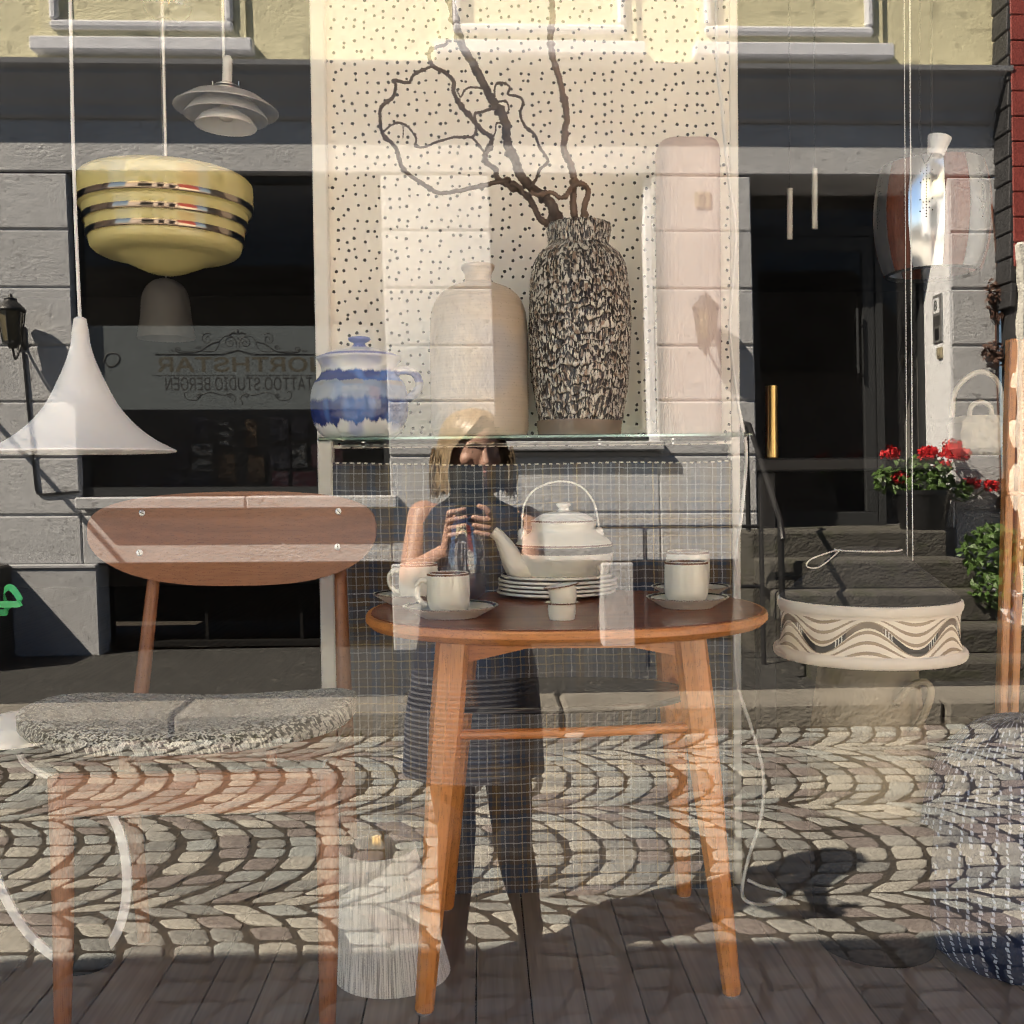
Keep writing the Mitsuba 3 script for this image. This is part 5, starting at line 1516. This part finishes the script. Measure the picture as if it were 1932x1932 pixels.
# ---- white hoop lamp at the lower left
hl = thing('white_hoop_lamp', 'white lamp with domed head on two curved flat white legs at lower left', 'lamp')
d = 1.86
part(hl, 'leg', ribbon([pw(x, y, d) for x, y in ((206, 1526), (228, 1575), (240, 1650), (234, 1720), (212, 1775), (175, 1808), (134, 1816))], .016, .006, pw(1, 0, 1) - pw(0, 0, 1)), 'white_plastic', 40)
part(hl, 'leg', ribbon([pw(x, y, d) for x, y in ((-40, 1560), (-12, 1640), (20, 1710), (58, 1765), (100, 1802), (134, 1816))], .016, .006, pw(1, 0, 1) - pw(0, 0, 1)), 'white_plastic', 40)
part(hl, 'foot', moved(lathe([(0, 0), (52 * S(d), 0), (56 * S(d), .006), (44 * S(d), .05), (10 * S(d), .058), (0, .058)], 40), pw(160, 1850, d)[0], d, FLOOR + .0005), 'frame_black', 40)
part(hl, 'stem', tube([pw(206, 1530, d), pw(190, 1500, d + .03), pw(60, 1450, d + .03), pw(30, 1400, d)], .006, n=8), 'white_plastic', 40)
c_ = pw(32, 1385, d)
part(hl, 'head', moved(lathe(smooth_prof([(66 * S(d), -.012), (66 * S(d), 0), (58 * S(d), .020), (36 * S(d), .034), (.1 * S(d), .039)], 5), 48), *c_), 'white_plastic', True)
part(hl, 'reflector', moved(lathe(smooth_prof([(.1 * S(d), -.03), (40 * S(d), -.028), (62 * S(d), -.010)], 4), 40), *c_), 'frame_black', True)

# ---- green ribbon
single('green_ribbon', ribbon([pw(x, y, 1.60 + z) for x, y, z in ((-30, 1141, 0), (10, 1140, .0), (38, 1138, .0), (30, 1118, .01), (18, 1108, .015), (8, 1116, .02), (10, 1134, .03), (14, 1150, .03), (4, 1156, .02), (-30, 1148, .01))], .010, .0008, (0, .35, 1)), 'green_ribbon', 'curl of bright green ribbon at the left edge', 'ribbon')

# ================================================================== the photographer, in front of the glass
HX, HY = -0.02, -0.37            # where she stands
person = thing('person', 'woman in sleeveless dark dress photographing with a phone held before her face', 'person')


def hull(bones, L=.012, it=8, sm=True):
    """bones: list of ((p, r), (q, r)) -> one continuous smoothed body."""
    body = m3.Manifold()
    for (p, r0), (q, r1) in bones:
        a = m3.Manifold.sphere(r0, 20).translate(tuple(p)); b = m3.Manifold.sphere(r1, 20).translate(tuple(q))
        body += m3.Manifold.batch_hull([a, b])
    me = body.refine_to_length(L).to_mesh()
    t = trimesh.Trimesh(me.vert_properties[:, :3], me.tri_verts, process=True)
    if sm:
        trimesh.smoothing.filter_taubin(t, lamb=.5, nu=.53, iterations=it)
    return t


def V(x, y, z): return np.array([HX + x, HY + y, z])


def P2(px, py, dy=0.0):
    """A point of her at dy in front of her own plane, from where her reflection shows."""
    v = 2 * GLASS - (HY + dy)
    w = pw(px, py, v)
    return np.array([w[0], HY + dy, w[2]])


hd = P2(889, 850)
hx, hz = hd[0], hd[2] - .008                     # head's middle
neck = np.array([hx, HY - .01, hz - .155])
chest = np.array([hx, HY - .005, hz - .36])
sL, sR = P2(800, 975, -.01), P2(992, 985, -.01)
hips = np.array([hx - .005, HY - .01, .86])
eL, eR = P2(778, 1085, .05), P2(1004, 1080, .06)
PH = np.array([-.026, -.0085, EYE - .035])       # the phone's middle
wL, wR = PH + [-.058, -.050, -.150], PH + [.062, -.050, -.150]
body = [((neck + [0, 0, .06], .050), (neck + [0, 0, -.05], .054)), ((neck + [0, 0, -.05], .056), (chest + [0, 0, .10], .075)),
        ((neck + [0, 0, -.06], .05), (sL, .045)), ((neck + [0, 0, -.06], .05), (sR, .045)),
        ((sL, .048), (eL, .038)), ((sR, .048), (eR, .038)), ((eL, .038), (wL, .024)), ((eR, .038), (wR, .024))]
# head
head = m3.Manifold.sphere(1.0, 48).scale((.074, .094, .112)).translate((hx, HY + .005, hz + .012))
jaw = m3.Manifold.batch_hull([m3.Manifold.sphere(.048, 24).translate((hx, HY + .030, hz - .035)), m3.Manifold.sphere(.026, 24).translate((hx, HY + .062, hz - .078)), m3.Manifold.sphere(.05, 24).translate((hx, HY - .01, hz - .03))])
nose = m3.Manifold.batch_hull([m3.Manifold.sphere(.008, 12).translate((hx, HY + .094, hz + .006)), m3.Manifold.sphere(.0125, 12).translate((hx, HY + .106, hz - .030)), m3.Manifold.sphere(.013, 12).translate((hx, HY + .088, hz - .032))])
brow = m3.Manifold.batch_hull([m3.Manifold.sphere(.010, 12).translate((hx - .040, HY + .078, hz + .022)), m3.Manifold.sphere(.011, 12).translate((hx + .040, HY + .078, hz + .022)), m3.Manifold.sphere(.012, 12).translate((hx, HY + .088, hz + .022))])
skin = head + jaw + nose + brow
TURN = -24
for s_ in (-1, 1):
    skin += m3.Manifold.batch_hull([m3.Manifold.sphere(.010, 10).translate((hx + s_ * .072, HY, hz + .012)), m3.Manifold.sphere(.008, 10).translate((hx + s_ * .075, HY - .004, hz - .02))])
    skin += m3.Manifold.sphere(.022, 16).translate((hx + s_ * .040, HY + .064, hz - .018))
skin = skin.translate((-hx, -HY, 0)).rotate((0, 0, TURN)).translate((hx, HY, 0))
HR = lambda m: turned(m, [0, 0, 1], TURN, (hx, HY, 0))
for (p, r0), (q, r1) in body:
    skin += m3.Manifold.batch_hull([m3.Manifold.sphere(r0, 24).translate(tuple(p)), m3.Manifold.sphere(r1, 24).translate(tuple(q))])
# hands: palm, four fingers and a thumb each, closing on the phone's edges
for s_, w in ((-1, wL), (1, wR)):
    palm = PH + np.array([s_ * .050, -.030, -.105])
    skin += m3.Manifold.batch_hull([m3.Manifold.sphere(.021, 16).translate(tuple(w)), m3.Manifold.sphere(.016, 16).translate(tuple(palm + [0, 0, .02])), m3.Manifold.sphere(.016, 16).translate(tuple(palm + [0, -.018, -.015])), m3.Manifold.sphere(.015, 16).translate(tuple(palm + [0, .008, -.02]))])
    for f_, (dz, ln_) in enumerate(((.040, .95), (.020, 1.06), (.000, 1.0), (-.018, .82))):
        k0 = palm + np.array([s_ * .004, .012, dz - .006])
        k1 = PH + np.array([s_ * .050, .012, dz - .088])
        k2 = PH + np.array([s_ * (.040 - .012 * ln_), .0135, dz - .084])
        k3 = PH + np.array([s_ * (.034 - .022 * ln_), .0125, dz - .080])
        if s_ > 0 and f_ == 0:
            k2, k3 = PH + np.array([.040, .0125, dz - .078]), PH + np.array([.026, .0125, dz - .072])
        for a, b, r0, r1 in ((k0, k1, .0095, .0088), (k1, k2, .0088, .0080), (k2, k3, .0080, .0070)):
            skin += m3.Manifold.batch_hull([m3.Manifold.sphere(r0, 12).translate(tuple(a)), m3.Manifold.sphere(r1, 12).translate(tuple(b))])
    th = [palm + [0, -.012, -.005], PH + np.array([s_ * .040, -.026, -.068]), PH + np.array([s_ * .022, -.018, -.048])]
    for a, b, r0, r1 in ((th[0], th[1], .012, .0100), (th[1], th[2], .0100, .0085)):
        skin += m3.Manifold.batch_hull([m3.Manifold.sphere(r0, 12).translate(tuple(a)), m3.Manifold.sphere(r1, 12).translate(tuple(b))])
# legs under the tights belong to the same body
kL, kR = P2(862, 1570, .02), P2(968, 1590, .02)
aL, aR = P2(856, 1775, -.01), P2(1000, 1745, -.01)
tL, tR = hips + [-.085, 0, -.05], hips + [.085, 0, -.05]
aL[2] = max(aL[2], .085); aR[2] = max(aR[2], .085)
legsb = [((hips + [0, 0, .05], .11), (tL, .085)), ((hips + [0, 0, .05], .11), (tR, .085)), ((tL, .086), (kL, .053)), ((tR, .086), (kR, .053)),
         ((kL, .052), (kL * .65 + aL * .35 + [0, -.012, 0], .051)), ((kR, .052), (kR * .65 + aR * .35 + [0, -.012, 0], .051)),
         ((kL * .65 + aL * .35 + [0, -.012, 0], .051), (aL, .034)), ((kR * .65 + aR * .35 + [0, -.012, 0], .051), (aR, .034)),
         ((chest, .11), (hips + [0, 0, .12], .105))]
for (p, r0), (q, r1) in legsb:
    skin += m3.Manifold.batch_hull([m3.Manifold.sphere(r0, 24).translate(tuple(p)), m3.Manifold.sphere(r1, 24).translate(tuple(q))])
me = skin.refine_to_length(.0075).to_mesh()
bodym = trimesh.Trimesh(me.vert_properties[:, :3], me.tri_verts, process=True)
trimesh.smoothing.filter_taubin(bodym, lamb=.5, nu=.53, iterations=6)
part(person, 'body', bodym, 'skin', True)
for s_ in (-1, 1):
    ec = np.array([hx + s_ * .031, HY + .0785, hz + .002])
    ey = part(person, 'eye', HR(moved(trimesh.creation.icosphere(2, .0092), *ec)), 'eye_white', True)
    part(ey, 'iris', HR(moved(trimesh.creation.icosphere(2, .0060), *(ec + [0, .0045, -.001]))), 'eye_dark', True)
    part(person, 'eyebrow', HR(tube([(hx + s_ * .014, HY + .099, hz + .021), (hx + s_ * .032, HY + .096, hz + .026), (hx + s_ * .050, HY + .082, hz + .020)], [.0028, .0034, .0018], n=6)), 'hair', True)
part(person, 'mouth', HR(tube([(hx - .022, HY + .083, hz - .058), (hx, HY + .095, hz - .057), (hx + .022, HY + .083, hz - .058)], [.002, .0055, .002], n=8)), 'lips', True)


# hair: a chin length bob, parted to one side
def hair_ring(z, a, b, cy, open_):
    t_ = np.linspace(0, 2 * np.pi, 64, endpoint=False)
    return t_, z, a, b, cy, open_


hv = []
vs, fs, N_ = [], [], 96
zz = np.linspace(0, 1, 26)
for i_, u in enumerate(zz):
    z = hz + .132 - u * .236
    th = min(1.0, u / .36)
    cap_r = math.sin(math.acos(max(-1, 1 - th))) if th < 1 else 1
    a = (.090 * cap_r if u < .36 else .090 + .030 * min(1, (u - .36) / .40) - .010 * max(0, (u - .85) / .15))
    b = (.112 * cap_r if u < .36 else .112 + .006 * (u - .36))
    for t_ in np.linspace(0, 2 * np.pi, N_, endpoint=False):
        front = math.sin(t_)                     # +1 is the face side
        face_half = 0.0 if u < .115 else .95 * min(1.0, (u - .115) / .40) ** .75
        wob = 1 + .018 * meshkit.noise(np.array([[math.cos(t_) * 9, math.sin(t_) * 9, u * 2.5]]))[0] + .075 * (meshkit.noise(np.array([[math.cos(t_) * 24, math.sin(t_) * 24, u * 1.2]]))[0] - .5) * (.25 + u)
        ang = t_
        if face_half > 0:                        # pull the front of the ring to the sides, so the face stays open
            dlt = (ang - math.pi / 2 + math.pi) % (2 * math.pi) - math.pi
            lim = face_half
            if abs(dlt) < math.pi:
                sgn = 1 if dlt >= 0 else -1
                dlt = sgn * (lim + abs(dlt) * (math.pi - lim) / math.pi)
            ang = math.pi / 2 + dlt
        drop = .020 * meshkit.noise(np.array([[math.cos(ang) * 14, math.sin(ang) * 14, 3.0]]))[0] * max(0, (u - .8) / .2)
        vs.append((hx + .004 + a * wob * math.cos(ang), HY - .004 + b * wob * math.sin(ang), z - drop))
for i_ in range(len(zz) - 1):
    for k in range(N_):
        dlt = (2 * math.pi * (k + .5) / N_ - math.pi / 2 + math.pi) % (2 * math.pi) - math.pi
        if zz[i_] >= .115 and abs(dlt) < math.pi / N_ * 1.01:
            continue
        q = [i_ * N_ + k, i_ * N_ + (k + 1) % N_, (i_ + 1) * N_ + (k + 1) % N_, (i_ + 1) * N_ + k]
        fs += [(q[0], q[2], q[1]), (q[0], q[3], q[2])]
outer = trimesh.Trimesh(vs, fs, process=False)
part(person, 'hair', HR(outer), 'hair', True)
st_ = []
r = np.random.default_rng(44)
for k in range(90):
    sd = 1 if k % 2 else -1
    a0 = r.uniform(.95, 2.2) * sd + math.pi / 2
    x0, y0 = hx + .004 + .118 * math.cos(a0), HY + .115 * math.sin(a0)
    z0 = hz - .06 + r.uniform(0, .08)
    st_.append(tube([(x0, y0, z0), (x0 + r.normal(0, .006), y0 + r.normal(0, .006), z0 - .04), (x0 + sd * r.uniform(-.012, .016), y0 + r.normal(0, .008), hz - .112 - r.uniform(0, .022))], [.0022, .0022, .0008], n=5, k=4))
part(person, 'hair_strands', cat(*st_), 'hair', True, kind='stuff')

# dress: sleeveless with a high neck, straight skirt
def ering(z, cx, a, b, cy, n=72):
    t_ = np.linspace(0, 2 * np.pi, n, endpoint=False)
    fold = 1 + .016 * np.sin(t_ * 7 + z * 9) * np.clip((1.05 - z) / .4, 0, 1)
    return np.stack([cx + a * np.cos(t_) * fold, HY + cy + b * np.sin(t_) * fold, np.full(n, z)], -1)


hem = P2(895, 1455)[2]
cxh = P2(895, 1440)[0]
zs = sL[2]
dr_rings = [ering(hem, cxh, .203, .150, 0), ering(hem + .004, cxh, .206, .152, 0), ering(hem + .16, cxh - .002, .198, .145, 0), ering(.86, hx, .185, .135, -.005), ering(.98, hx, .160, .118, 0), ering(1.08, hx, .150, .112, .004),
            ering(1.17, hx, .158, .120, .012), ering(1.24, hx, .162, .112, .006), ering(zs - .015, hx + .002, .163, .088, 0), ering(zs + .022, hx, .128, .075, -.004), ering(zs + .047, hx, .078, .066, -.006), ering(zs + .066, hx, .0600, .060, -.008), ering(zs + .10, hx, .0575, .058, -.008)]
part(person, 'dress', loft(dr_rings), 'dress', True)
tb_ = [((tL + [0, 0, 0], .088), (kL, .0555)), ((kL, .0545), (kL * .65 + aL * .35 + [0, -.012, 0], .0535)), ((kL * .65 + aL * .35 + [0, -.012, 0], .0535), (aL, .0365))]
part(person, 'tights', hull(tb_, .012, 6), 'tights', True)
tb_ = [((tR + [0, 0, 0], .088), (kR, .0555)), ((kR, .0545), (kR * .65 + aR * .35 + [0, -.012, 0], .0535)), ((kR * .65 + aR * .35 + [0, -.012, 0], .0535), (aR, .0365))]
part(person, 'tights', hull(tb_, .012, 6), 'tights', True)
for a in (aL, aR):
    b_ = [((np.array([a[0], a[1] - .01, .036]), .032), (np.array([a[0], a[1] + .13, .030]), .026)), ((np.array([a[0], a[1] - .02, .036]), .033), (np.array([a[0], a[1] - .005, .12]), .040)), ((np.array([a[0], a[1] + .06, .036]), .035), (np.array([a[0], a[1], .10]), .036))]
    part(person, 'shoe', hull(b_, .010, 5), 'pot_black', True)
ph = thing('phone', 'black phone held up to take the picture', 'phone')
part(ph, 'body', box(PH[0] - .036, PH[0] + .036, -.0125, -.0045, PH[2] - .105, PH[2] + .074, .004), 'phone_black')
part(ph, 'lens', turned(moved(lathe([(0, 0), (.006, 0), (.006, .0012), (0, .0012)], 20), 0, 0, 0), [1, 0, 0], -90).copy().apply_translation([-.018, -.0045, EYE]), 'chrome')
